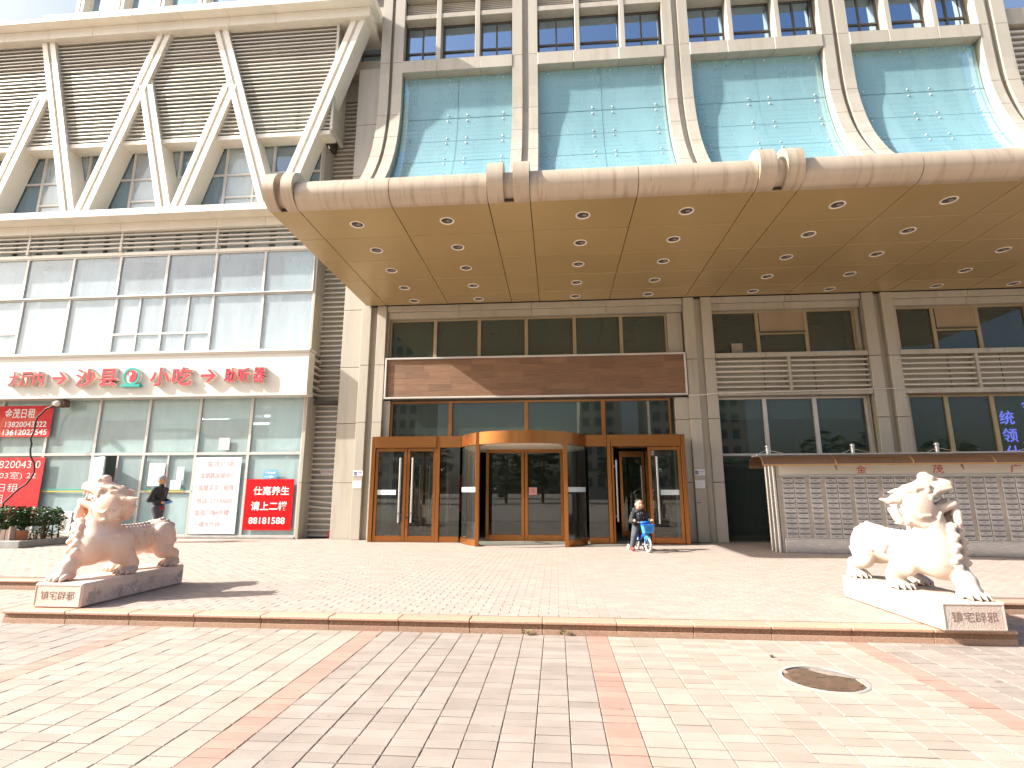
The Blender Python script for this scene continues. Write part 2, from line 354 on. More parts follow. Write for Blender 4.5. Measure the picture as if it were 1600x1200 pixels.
def text(s, mats, name, parent, cx, y, cz, w_=None, h=None, ext=0.004, shear=0.0, local=False, bold=0.0, face='-y'):
    cu = bpy.data.curves.new('lettering', 'FONT'); cu.body = s; cu.size = 1.0; cu.extrude = 0.5; cu.offset = bold
    cu.resolution_u = 3; cu.shear = shear; cu.align_x = 'CENTER'
    to = bpy.data.objects.new('lettering', cu); col.objects.link(to)
    dg = bpy.context.evaluated_depsgraph_get()
    me = bpy.data.meshes.new_from_object(to.evaluated_get(dg))
    bpy.data.objects.remove(to); bpy.data.curves.remove(cu)
    n = len(me.vertices); a = np.empty(n * 3); me.vertices.foreach_get('co', a); a = a.reshape(-1, 3)
    mn, mx = a.min(0), a.max(0); sz = mx - mn
    sx = (w_ / sz[0]) if w_ else (h / sz[1]); sy = (h / sz[1]) if h else sx
    o_ = org(parent) if not local else Vector((0, 0, 0))
    b = np.empty_like(a)
    b[:, 0] = (a[:, 0] - (mn[0] + mx[0]) / 2) * sx + cx - o_.x
    b[:, 2] = (a[:, 1] - (mn[1] + mx[1]) / 2) * sy + cz - o_.z
    b[:, 1] = -(a[:, 2] - mn[2]) * ext + y - o_.y
    me.vertices.foreach_set('co', b.ravel())
    mats = mats if isinstance(mats, (list, tuple)) else [mats]
    me.materials.clear()
    for t in mats: me.materials.append(M[t])
    if len(mats) > 1:
        nz = [abs(p.normal.z) > 0.5 for p in me.polygons]
        me.update()
        nz = [0 if abs(p.normal.y) > 0.6 else 1 for p in me.polygons]
        me.polygons.foreach_set('material_index', nz)
    me.update(); me.name = name
    ob = bpy.data.objects.new(name, me); col.objects.link(ob); ob.parent = parent
    return ob

def ngrid(name, m, parent, P, nu, nv, thick=0.0):
    g = G()
    vs = [P(i / nu, j / nv) for j in range(nv + 1) for i in range(nu + 1)]
    g.add(vs, [(j * (nu + 1) + i, j * (nu + 1) + i + 1, (j + 1) * (nu + 1) + i + 1, (j + 1) * (nu + 1) + i) for j in range(nv) for i in range(nu)])
    return g.build(name, m, parent, smooth=180)

def window(parent, x0, x1, z0, z1, y, vx=(), hz=(), fm='grey_frame', gm='gl_wing', fw=0.05, fd=0.07, name='window', skip=()):
    """frame part with one pane sub-part per light; y is the frame's outer face"""
    g = G(); h = fw / 2
    g.box(x0, x0 + h, y, y + fd, z0, z1); g.box(x1 - h, x1, y, y + fd, z0, z1)
    g.box(x0 + h, x1 - h, y, y + fd, z0, z0 + h); g.box(x0 + h, x1 - h, y, y + fd, z1 - h, z1)
    xs = [x0 + h] + [v for v in vx] + [x1 - h]; zs = [z0 + h] + [v for v in hz] + [z1 - h]
    for v in hz: g.box(x0 + h, x1 - h, y + 0.002, y + fd - 0.002, v - h * .8, v + h * .8)
    for i in range(len(zs) - 1):
        a = zs[i] + (h * .8 if i else 0); b = zs[i + 1] - (h * .8 if i < len(zs) - 2 else 0)
        for v in vx: g.box(v - h * .7, v + h * .7, y + 0.004, y + fd - 0.004, a, b)
    fr = g.build(name, fm, parent)
    for i in range(len(xs) - 1):
        for j in range(len(zs) - 1):
            if (i, j) in skip: continue
            a = xs[i] + (h * .7 if i else 0); b = xs[i + 1] - (h * .7 if i < len(xs) - 2 else 0)
            c = zs[j] + (h * .8 if j else 0); d = zs[j + 1] - (h * .8 if j < len(zs) - 2 else 0)
            t = rnd.uniform(-0.004, 0.004); t2 = rnd.uniform(-0.004, 0.004)
            g = G(); ym = y + fd * .5
            g.add([(a, ym + t, c), (b, ym - t, c), (b, ym - t + t2, d), (a, ym + t + t2, d),
                   (a, ym + .008 + t, c), (b, ym + .008 - t, c), (b, ym + .008 - t + t2, d), (a, ym + .008 + t + t2, d)],
                  [(0, 1, 2, 3), (7, 6, 5, 4), (0, 4, 5, 1), (1, 5, 6, 2), (2, 6, 7, 3), (3, 7, 4, 0)])
            g.build('pane', gm, fr)
    return fr

def room(parent, x0, x1, y0, y1, z0, z1, m):
    g = G()
    g.box(x0, x1, y1, y1 + .1, z0, z1); g.box(x0 - .1, x0, y0, y1, z0, z1); g.box(x1, x1 + .1, y0, y1, z0, z1)
    g.box(x0 - .1, x1 + .1, y0, y1 + .1, z0 - .1, z0); g.box(x0 - .1, x1 + .1, y0, y1 + .1, z1, z1 + .1)
    return g.build('interior_wall', m, parent)

def curtain(parent, x0, x1, y, z0, z1, m='curtain', amp=0.03, f=9.0):
    ph = rnd.uniform(0, 6)
    n = max(8, int((x1 - x0) * 26))
    return ngrid('curtain', m, parent, lambda u, v: (x0 + (x1 - x0) * u, y + amp * math.sin(f * (x0 + (x1 - x0) * u) * 2 + ph + v * .7) * (0.5 + 0.5 * (1 - v)), z0 + (z1 - z0) * v), n, 5)

# ---- sculpted bodies: smooth union of primitives, surface nets
def sculpt(prims, h=0.015, k=0.03):
    """prims: (op, mat, kind, a, b, ra, rb[, k]); kind 'c' capsule a-b with radii, 'e' ellipsoid centre a radii b"""
    lo = np.array([1e9] * 3); hi = -lo
    for p in prims:
        if p[0] == '-': continue
        if p[2] == 'c': pts = np.array([p[3], p[4]]); r = max(p[5], p[6])
        else: pts = np.array([p[3]]); r = max(p[4])
        lo = np.minimum(lo, pts.min(0) - r); hi = np.maximum(hi, pts.max(0) + r)
    lo -= 3 * h + .01; hi += 3 * h + .01
    n = np.ceil((hi - lo) / h).astype(int) + 1
    ax = [lo[i] + h * np.arange(n[i]) for i in range(3)]
    D = np.full(n, 1.0, np.float32); B = np.full(n, 9.0, np.float32); MI = np.zeros(n, np.int16)
    for p in prims:
        op, mi, kd = p[0], p[1], p[2]; kk = p[7] if len(p) > 7 else k
        if kd == 'c':
            a, b = np.array(p[3], float), np.array(p[4], float); r = max(p[5], p[6]); l0 = np.minimum(a, b) - r; h0 = np.maximum(a, b) + r
        else:
            a, b = np.array(p[3], float), np.array(p[4], float); l0 = a - max(b); h0 = a + max(b)
        i0 = np.maximum(0, np.floor((l0 - 2 * kk - 2 * h - lo) / h).astype(int)); i1 = np.minimum(n, np.ceil((h0 + 2 * kk + 2 * h - lo) / h).astype(int) + 1)
        sl = tuple(slice(i0[i], i1[i]) for i in range(3))
        X = ax[0][sl[0]][:, None, None]; Y = ax[1][sl[1]][None, :, None]; Z = ax[2][sl[2]][None, None, :]
        if kd == 'c':
            d = b - a; L = d @ d + 1e-9
            t = np.clip(((X - a[0]) * d[0] + (Y - a[1]) * d[1] + (Z - a[2]) * d[2]) / L, 0, 1)
            di = np.sqrt((X - a[0] - t * d[0]) ** 2 + (Y - a[1] - t * d[1]) ** 2 + (Z - a[2] - t * d[2]) ** 2) - (p[5] + (p[6] - p[5]) * t)
        else:
            x, y, z = (X - a[0]), (Y - a[1]), (Z - a[2])
            k0 = np.sqrt((x / b[0]) ** 2 + (y / b[1]) ** 2 + (z / b[2]) ** 2)
            k1 = np.sqrt((x / b[0] ** 2) ** 2 + (y / b[1] ** 2) ** 2 + (z / b[2] ** 2) ** 2) + 1e-9
            di = k0 * (k0 - 1) / k1
        di = di.astype(np.float32); cur = D[sl]
        if op == '+':
            hh = np.clip(.5 + .5 * (cur - di) / kk, 0, 1)
            D[sl] = cur * (1 - hh) + di * hh - kk * hh * (1 - hh)
            bb = B[sl]; better = di < bb; MI[sl] = np.where(better, mi, MI[sl]); B[sl] = np.where(better, di, bb)
        else:
            D[sl] = np.maximum(cur, -di)
            if mi >= 0: MI[sl] = np.where(di < h * 1.2, mi, MI[sl])
    # surface nets
    s = D < 0
    c = np.zeros(tuple(n - 1), np.int8)
    for i in (0, 1):
        for j in (0, 1):
            for l in (0, 1):
                c += s[i:n[0] - 1 + i, j:n[1] - 1 + j, l:n[2] - 1 + l]
    act = (c > 0) & (c < 8); ids = -np.ones(act.shape, int); ci = np.argwhere(act); ids[act] = np.arange(len(ci))
    acc = np.zeros((len(ci), 3)); cnt = np.zeros(len(ci))
    cor = [(i, j, l) for i in (0, 1) for j in (0, 1) for l in (0, 1)]
    for a in cor:
        for axn in range(3):
            if a[axn]: continue
            b = list(a); b[axn] = 1
            pa = ci + a; pb = ci + b
            da = D[pa[:, 0], pa[:, 1], pa[:, 2]]; db = D[pb[:, 0], pb[:, 1], pb[:, 2]]
            x = (da < 0) != (db < 0); t = np.where(x, da / (da - db + 1e-12), 0)
            pt = pa.astype(float); pt[:, axn] += t
            acc[x] += pt[x]; cnt[x] += 1
    V = lo + h * acc / cnt[:, None]
    mi_v = MI[ci[:, 0], ci[:, 1], ci[:, 2]]
    F = []
    for axn in range(3):
        u, v = (axn + 1) % 3, (axn + 2) % 3
        s1 = [slice(None)] * 3; s2 = [slice(None)] * 3; s1[axn] = slice(0, -1); s2[axn] = slice(1, None)
        ed = np.argwhere(s[tuple(s1)] != s[tuple(s2)])
        ed = ed[(ed[:, u] > 0) & (ed[:, v] > 0)]
        def cell(du, dv):
            q = ed.copy(); q[:, u] -= du; q[:, v] -= dv; return ids[q[:, 0], q[:, 1], q[:, 2]]
        q = np.stack([cell(1, 1), cell(0, 1), cell(0, 0), cell(1, 0)], 1)
        neg = ~s[tuple(s1)][ed[:, 0], ed[:, 1], ed[:, 2]]
        q[neg] = q[neg][:, ::-1]
        F.append(q)
    F = np.concatenate(F)
    return V, F, mi_v[F[:, 0]]

def body(name, prims, mats, parent, h=0.015, k=0.03, mirror=False):
    V, F, mi = sculpt(prims, h, k)
    if mirror: V = V * [-1, 1, 1]; F = F[:, ::-1]
    me = bpy.data.meshes.new(name); me.from_pydata(V.tolist(), [], F.tolist())
    for t in mats: me.materials.append(M[t])
    me.polygons.foreach_set('material_index', mi.tolist()); me.polygons.foreach_set('use_smooth', [True] * len(me.polygons)); me.update()
    o = bpy.data.objects.new(name, me); col.objects.link(o); o.parent = parent
    return o
# ------------------------------------------------------------------ ground
GZ = -0.125
box('ground', 'far_ground', None, -300, 300, -300, 300, -1.2, GZ - .07)['kind'] = 'structure'
plaza = setting('plaza_pavement', (0, 0, GZ))
tag(box('joint_bed', 'joint', plaza, -22, 14, 1.0, 7.6, GZ - .068, GZ - .016))
starts = [-19.9, -17.65, -15.4, -13.15, -10.9, -8.65, -6.4, -4.15, -1.9, .25, 2.55, 4.8, 7.0, 9.2, 11.4]
mesh_cache = {}
def brick_mesh(wx, wy, th, m, c):
    key = (round(wx, 3), round(wy, 3), m)
    if key not in mesh_cache:
        x, y = wx / 2, wy / 2
        vs = [(-x, -y, -th), (x, -y, -th), (x, y, -th), (-x, y, -th), (-x, -y, -c), (x, -y, -c), (x, y, -c), (-x, y, -c),
              (-x + c, -y + c, 0), (x - c, -y + c, 0), (x - c, y - c, 0), (-x + c, y - c, 0)]
        fs = [(8, 9, 10, 11)] + [(i, (i + 1) % 4, 4 + (i + 1) % 4, 4 + i) for i in range(4)] + [(4 + i, 4 + (i + 1) % 4, 8 + (i + 1) % 4, 8 + i) for i in range(4)]
        me = bpy.data.meshes.new('brick'); me.from_pydata(vs, [], fs); me.materials.append(M[m]); me.update()
        mesh_cache[key] = (me, vs, fs)
    return mesh_cache[key]
man = (1.9, 4.38, .33)
cells = []
for k in range(len(starts) - 1):
    a, b = starts[k], starts[k + 1]
    strips = [(a, a + .2, 'redp')]
    nn = 10; wd = (b - a - .2) / nn
    mm = 'cream' if k % 2 == 1 else 'greyp'
    strips += [(a + .2 + i * wd, a + .2 + (i + 1) * wd, mm) for i in range(nn)]
    for x0, x1, m in strips:
        off = 0.0
        y = 1.5
        while y < 7.35:
            xc = (x0 + x1) / 2
            lim = 5.44 if -5.72 < xc < 4.02 else (7.2 if xc < 0 else 6.72)
            if y + .1 <= lim + .06 and (y > 2.3 or abs(xc) < 4):
                if (xc - man[0]) ** 2 + (y + .05 - man[1]) ** 2 > man[2] ** 2:
                    cells.append((xc, y + .05, x1 - x0, m))
            y += .1
def vis(c):
    x, y = c[0], c[1]
    return abs(x + .08 * y) < y * 0.98 and y > 2.75
cells.sort(key=lambda c: (not vis(c), c[0] ** 2 + c[1] ** 2))
rest = {}
for i, (x, y, wx, m) in enumerate(cells):
    me, vs, fs = brick_mesh(wx - .0045, .0915, .05, m, .003)
    dz = rnd.uniform(-.0025, .0015); rz = rnd.uniform(-.012, .012); tx = rnd.uniform(-.008, .008)
    if i < 300:
        inst('paver', me, plaza, (x, y, GZ + dz), (tx, 0, rz))
    else:
        g = rest.setdefault(m, G()); cr, sr = math.cos(rz), math.sin(rz)
        g.add([(x + a * cr - b * sr, y + a * sr + b * cr, GZ + dz + c + b * tx) for a, b, c in vs], fs)
allg = G(); order = ['cream', 'greyp', 'redp']
for i, m in enumerate(order): allg.add(rest[m].v, rest[m].f, i)
allg.build('paver_field', order, plaza)['kind'] = 'stuff'

# terrace with brick surface and granite kerb stones
ter = setting('terrace', (0, 0, 0))
tb = G()
tb.box(-5.70, 4.0, 5.50, 14.6, GZ - .07, -.024); tb.box(-22, -5.70, 7.24, 14.6, GZ - .07, -.024); tb.box(4.0, 16, 6.77, 14.6, GZ - .07, -.024)
tb.build('terrace_bed', 'pjoint', ter)
cells = []
y = 5.60; r = 0
while y < 13.9:
    x = -19 + (r % 2) * .1
    while x < 12:
        ok = (-5.66 < x < 3.84) or (x < 0 and y > 7.4) or (x > 0 and y > 6.9)
        if ok and abs(x + .08 * y) < y * 1.12 + .5: cells.append((x + .1, y + .05))
        x += .2
    y += .1; r += 1
cells.sort(key=lambda c: (abs(c[0] + .08 * c[1]) > c[1] * .97, c[0] ** 2 + c[1] ** 2))
me, vs, fs = brick_mesh(.196, .096, .024, 'pink', .0025)
g = G()
for i, (x, y) in enumerate(cells):
    dz = rnd.uniform(-.002, .001); rz = rnd.uniform(-.008, .008)
    if i < 300: inst('brick', me, ter, (x, y, dz), (rnd.uniform(-.006, .006), 0, rz))
    else: g.add([(x + a, y + b, dz + c) for a, b, c in vs], fs)
g.build('brick_field', 'pink', ter)['kind'] = 'stuff'
def kerb_run(p0, p1, L=.72):
    p0, p1 = Vector(p0), Vector(p1); d = p1 - p0; n = max(1, round(d.length / L)); u = d.normalized(); ang = math.atan2(u.y, u.x)
    for i in range(n):
        ln = d.length / n
        q = p0 + u * (ln * (i + .5))
        g = G().box(-ln / 2 + .002, ln / 2 - .002, .02, .17, GZ - .06, -.034, .004, 0)
        g.box(-ln / 2 + .001, ln / 2 - .001, -.006, .18, -.033, rnd.uniform(-.003, .001), .008, 1)
        g.box(-ln / 2 + .002, ln / 2 - .002, .012, .0195, GZ - .06, GZ + .048, .003, 2)
        inst('kerb_stone', g.mesh('kerb_stone', ['kerb', 'kerb_top', 'kerb_low']), ter, q, (0, 0, ang + rnd.uniform(-.003, .003)))
kerb_run((-5.72, 5.42, 0), (4.02, 5.38, 0))
kerb_run((-5.72, 7.20, 0), (-5.72, 5.60, 0)); kerb_run((4.02, 5.56, 0), (4.02, 6.72, 0))
kerb_run((-19.4, 7.2, 0), (-5.72, 7.2, 0)); kerb_run((4.19, 6.70, 0), (12, 6.70, 0))
# weeds in the kerb joint
for wx in (-.32, .06):
    g = G()
    for i in range(26):
        a = rnd.uniform(0, 6.28); d = rnd.uniform(0, .035); l = rnd.uniform(.008, .02); x = wx + d * math.cos(a); yy = 5.395 - abs(d * math.sin(a)) * .5; z = GZ + rnd.uniform(.004, .04)
        g.add([(x, yy, z), (x + l * math.cos(a), yy + l * .3, z + l), (x + l * 1.6 * math.cos(a), yy - l, z + l * .8)], [(0, 1, 2)])
    tag(g.build('weed', 'leaf_y'), 'tiny weed growing under the granite kerb, %s of the two' % ('left' if wx < -.1 else 'right'), 'weed', 'weeds under the kerb')

# ------------------------------------------------------------------ main building
tow = thing('entrance_tower', 'champagne metal clad tower with curved blue glass above its deep gold canopy', 'building', (0, 13.6, 0))
# piers below the canopy
def pier_low(xa, xb, xc, xd):
    p = G().box(xa + .03, xd - .03, 13.72, 14.0, 0, 6.18).build('pilaster', 'clad', tow)
    for a, b in ((xa, xb), (xc, xd)):
        for z0, z1 in ((0, 1.42), (1.42, 2.98), (2.98, 4.52), (4.52, 6.178)):
            box('cladding_panel', 'clad', p, a, b, 13.58, 13.715, z0 + .006, z1 - .006, .006)
pier_low(-5.23, -4.98, -4.80, -4.55); pier_low(3.36, 3.63, 3.81, 4.07); pier_low(7.81, 8.09, 8.27, 8.54); pier_low(12.2, 12.45, 12.65, 12.95)
# flared pilasters above
path = [(8.75, 6.78), (10.2, 7.36), (11.3, 8.10), (12.0, 8.76), (12.52, 9.38), (12.88, 9.95), (13.19, 10.60), (13.40, 11.28), (13.55, 12.10), (13.58, 13.0), (13.58, 13.92), (13.58, 17.5), (13.58, 22.0)]
def path_pts(z0, z1, n=4):
    zs = [z0 + (z1 - z0) * i / n for i in range(n + 1)]; out = []
    for z in zs:
        for i in range(len(path) - 1):
            if path[i][1] <= z <= path[i + 1][1] + 1e-6:
                p0 = path[max(i - 1, 0)]; p1 = path[i]; p2 = path[i + 1]; p3 = path[min(i + 2, len(path) - 1)]
                t = (z - p1[1]) / (p2[1] - p1[1])
                m1 = (p2[0] - p0[0]) / (p2[1] - p0[1]) * (p2[1] - p1[1]); m2 = (p3[0] - p1[0]) / (p3[1] - p1[1]) * (p2[1] - p1[1])
                t2, t3 = t * t, t * t * t
                yv = (2 * t3 - 3 * t2 + 1) * p1[0] + (t3 - 2 * t2 + t) * m1 + (-2 * t3 + 3 * t2) * p2[0] + (t3 - t2) * m2
                out.append((yv, z)); break
    return out
def offset(pts, d):
    o = []
    for i, p in enumerate(pts):
        a = pts[max(i - 1, 0)]; b = pts[min(i + 1, len(pts) - 1)]
        ty, tz = b[0] - a[0], b[1] - a[1]; L = math.hypot(ty, tz)
        o.append((p[0] + d * tz / L, p[1] - d * ty / L))
    return o
def curved(g, z0, z1, d0, d1, x0, x1, n=4, m=0):
    pts = path_pts(z0, z1, n); a = offset(pts, d0); b = offset(pts, d1)
    for i in range(len(pts) - 1):
        g.prism([a[i], b[i], b[i + 1], a[i + 1]], 'x', x0, x1, m)
    return g
joints = [7.0, 7.9, 8.8, 9.62, 10.45, 11.25, 12.08, 13.90, 17.2, 21.5]
P = [(-5.11, -4.82, -4.72, -4.42), (-1.11, -.81, -.63, -.36), (3.30, 3.58, 3.75, 4.03), (7.70, 8.00, 8.13, 8.43), (11.87, 12.12, 12.29, 12.62)]
for xa, xb, xc, xd in P:
    g = G()
    for i in range(len(joints) - 1): curved(g, joints[i], joints[i + 1], .14, .42, xa + .03, xd - .03, 5 if i < 7 else 2)
    p = g.build('pilaster', 'clad', tow)
    for a, b in ((xa, xb), (xc, xd)):
        for i in range(len(joints) - 1):
            curved(G(), joints[i] + .007, joints[i + 1] - .007, 0, .135, a, b, 5 if i < 7 else 2).build('cladding_panel', 'clad', p)
bays = [(-4.42, -1.11), (-.36, 3.30), (4.03, 7.70), (8.43, 11.87)]
grows = [(7.0, 7.9), (7.9, 8.8), (8.8, 9.62), (9.62, 10.45), (10.45, 11.25), (11.25, 12.08), (12.08, 13.50)]
bolt = G().ball((0, 0, 0), .025, 8).tube([(0, .0, 0), (0, .2, 0)], .012, 6).mesh('bolt', 'steel', smooth=180)
for bx0, bx1 in bays:
    mid = (bx0 + bx1) / 2 + .02
    sw = G()
    for q in range(4):
        a = bx0 + (bx1 - bx0) * q / 4; b = bx0 + (bx1 - bx0) * (q + 1) / 4
        g = G()
        for z0, z1 in grows: curved(g, z0, z1, .72, .76, a + .008, b - .008, 4)
        g.build('spandrel_panel', 'tealback', tow)
    for z0, z1 in grows:
        for a, b in ((bx0 + .01, mid - .006), (mid + .006, bx1 - .01)):
            curved(G(), z0 + .006, z1 - .006, .26, .28, a, b, 5).build('glass_panel', 'gl_curve', tow)
            for zz in (z0 + .1, z1 - .1):
                (yv, z), = offset(path_pts(zz - .1, zz + .1, 2), .25)[1:2]
                for xx in (a + .28, b - .28):
                    inst('glass_bolt', bolt, tow, (xx, yv, z))
# sill beams, fins, rails and upper apartment windows
for bi, (bx0, bx1) in enumerate(bays):
    L3 = (bx1 - bx0) / 3; f1 = bx0 + L3 * .97; f2 = bx0 + L3 * 2.05
    for a, b in ((bx0, bx0 + 1.05), (bx0 + 1.05, bx0 + 2.36), (bx0 + 2.36, bx1)):
        box('sill_panel', 'clad', tow, a + .004, b - .004, 13.56, 14.2, 13.52, 13.92, .006)
    for zf in (13.92,):
        for f in (f1, f2): box('window_fin', 'clad', tow, f - .07, f + .07, 13.58, 14.3, zf, zf + 3.26, .005)
        for a, b in ((bx0, f1 - .07), (f1 + .07, f2 - .07), (f2 + .07, bx1)):
            for z0, z1 in ((1.50, 1.66), (2.3, 2.44)): box('window_rail', 'clad', tow, a, b, 13.6, 14.3, zf + z0, zf + z1, .004)
        lv = G().box(bx0, bx1, 13.92, 13.96, zf + 1.66, zf + 2.3).build('louvre', 'dark_joint', tow)
        for k in range(9): box('slat', 'slat', lv, bx0, bx1, 13.84, 13.91, zf + 1.7 + k * .066, zf + 1.725 + k * .066)
        box('fascia_panel', 'clad', tow, bx0, bx1, 13.57, 14.2, zf + 2.44, zf + 3.26, .006)
        xs = [(bx0 + .02, f1 - .07, (1,)), (f1 + .07, f2 - .07, ()), (f2 + .07, bx1 - .02, (1,))]
        for xi, (a, b, v) in enumerate(xs):
            wn = window(tow, a, b, zf + .02, zf + 1.5, 13.90, [(a + b) / 2] if v else [], [zf + .55], 'dark_frame', 'gl_blue', .07, .07)
            if zf < 15:
                if v and (bi + xi) % 3 != 1: curtain(wn, a + .05, (a + b) / 2 if bi % 2 == 0 else b - .05, 14.09, zf + .06, zf + (.52 if xi == 0 else 1.4), 'curtain', .03, 11)
                if v: G().box(a + .03, b - .03, 14.03, 14.035, zf + .62, zf + 1.46).build('blind', 'blind', wn)
                if not v:
                    g = G().box(a + .05, b - .05, 14.03, 14.05, zf + .42, zf + .445)
                    for k in range(14): g.box(a + .08 + k * (b - a - .16) / 13 - .008, a + .08 + k * (b - a - .16) / 13 + .008, 14.03, 14.05, zf + .02, zf + .42)
                    g.build('railing', 'steel', wn)
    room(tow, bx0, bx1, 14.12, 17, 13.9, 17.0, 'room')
g = G().box(-6.9, 16, 14.9, 24, 17.2, 34); g.box(-6.3, 12.7, 14.32, 14.9, 13.5, 34)
# recess to the left of the first pilaster
rec = tow
box('wall', 'inner_grey', tow, -6.9, -5.1, 14.42, 14.6, 0, 22)
for z0, z1 in ((0, 1.42), (1.42, 2.98), (2.98, 4.52), (4.52, 6.16), (6.16, 8.3), (8.3, 10.3), (10.3, 12.0), (12.0, 13.95)):
    box('cladding_panel', 'clad', tow, -5.84, -5.235 if z0 < 6 else -5.115, 13.80, 14.2, z0 + .006, z1 - .006, .006)
lv = box('louvre', 'dark_joint', tow, -6.72, -5.9, 14.36, 14.41, 0, 13.2)
k = 0; z = .06
slat = G().prism([(14.24, -.03), (14.24, .012), (14.30, .03), (14.355, .03), (14.355, -.01), (14.26, -.03)], 'x', -6.72, -5.845).mesh('slat', 'slat', Vector((-6.3, 14.3, 0)))
back = box('louvre_back', 'clad', lv, -6.71, -5.86, 14.345, 14.358, .02, 13.18)
while z < 13.15:
    inst('slat', slat, lv, (-6.3, 14.3, z), (0, rnd.uniform(-.003, .003) if abs(z - .86) > .08 else .09, 0)); z += .145
box('wall_panel', 'clad', tow, -6.72, -5.845, 14.25, 14.4, 13.21, 13.94, .006)
box('wall_panel', 'clad', tow, -6.72, -5.12, 14.0, 14.3, 13.96, 14.42, .006)
window(tow, -6.7, -5.14, 14.44, 15.96, 14.22, [-5.95], [14.85], 'dark_frame', 'gl_blue', .07, .07)
box('wall_panel', 'clad', tow, -6.72, -5.12, 14.0, 14.3, 15.98, 16.4, .006)
room(tow, -6.7, -5.2, 14.32, 16, 14.4, 16.0, 'lobby')
# canopy
can = box('canopy', 'dark_joint', tow, -5.06, 12.6, 8.62, 13.9, 6.22, 6.5)
cx = [-5.12, -4.57, -2.85, -1.12, -.38, 1.46, 3.42, 4.14, 6.0, 7.72, 8.46, 10.32, 12.15, 12.9]
cyl = [8.545, 9.65, 10.73, 11.81, 12.87, 13.56]
for i in range(len(cx) - 1):
    for j in range(len(cyl) - 1):
        box('soffit_panel', 'soffit', can, cx[i] + .007, cx[i + 1] - .007, cyl[j] + .007, cyl[j + 1] - .007, 6.18 + rnd.uniform(0, .003), 6.215, .004)
def roll(x0, x1, r, zc, name, thick, m='tube', a0=-90, a1=120, ext=.5):
    # half-round nose: starts at the soffit, rolls round the front and over the top
    n = 18; o = []; i_ = []
    for k in range(n + 1):
        a = R(a0 + (a1 - a0) * k / n)
        o.append((8.545 - r * math.cos(a), zc + r * math.sin(a))); i_.append((8.545 - (r - thick) * math.cos(a), zc + (r - thick) * math.sin(a)))
    g = G(); vs = []; fs = []
    for x in (x0, x1):
        for p in o: vs.append((x, p[0], p[1]))
        for p in i_: vs.append((x, p[0], p[1]))
    N = n + 1
    for k in range(n):
        fs += [(k, k + 1, 2 * N + k + 1, 2 * N + k), (N + k + 1, N + k, 3 * N + k, 3 * N + k + 1), (k + 1, k, N + k, N + k + 1), (2 * N + k, 2 * N + k + 1, 3 * N + k + 1, 3 * N + k)]
    fs += [(0, 2 * N, 3 * N, N), (n, N + n, 3 * N + n, 2 * N + n)]
    g.add(vs, fs)
    return g.build(name, m, can, smooth=35)
for a, b in ((-4.57, -2.85), (-2.85, -1.12), (-.38, 1.46), (1.46, 3.42), (4.14, 6.0), (6.0, 7.72), (8.46, 10.32), (10.32, 12.15)):
    roll(a + .006, b - .006, .272, 6.452, 'edge_tube', .04)
for a, b in ((-5.12, -4.57), (-1.12, -.38), (3.42, 4.14), (7.72, 8.46)):
    wd = (b - a) * .385
    roll(a + .004, a + wd, .36, 6.54, 'clamp_ring', .30, a1=180); roll(b - wd, b - .004, .36, 6.54, 'clamp_ring', .30, a1=180)
    roll(a + wd, b - wd, .235, 6.49, 'edge_tube', .05)
    box('canopy_end', 'dark_joint', can, a + wd, b - wd, 8.55, 8.61, 6.2, 6.3)
g = G()
for a, b in ((-5.1, -4.4), (-1.11, -.36), (3.30, 4.03), (7.7, 8.43), (11.87, 12.6)): pass
g.box(-5.1, 12.6, 8.60, 14.2, 6.5, 6.6)
g.build('canopy_roof', 'clad', can)
box('canopy_side', 'clad', can, -5.115, -5.065, 8.56, 13.56, 6.222, 6.6)
# joint beams under the soffit, bays
for a, b in ((-4.54, 3.35), (4.08, 7.80), (8.55, 12.2)):
    n = 4 if b - a > 5 else 2
    for q in range(n):
        x0 = a + (b - a) * q / n; x1 = a + (b - a) * (q + 1) / n
        box('beam_panel', 'clad', tow, x0 + .004, x1 - .004, 13.62, 14.2, 6.02, 6.176, .004)
        box('beam_panel', 'clad', tow, x0 + .004, x1 - .004, 13.70, 14.2, 5.84, 6.015, .004)
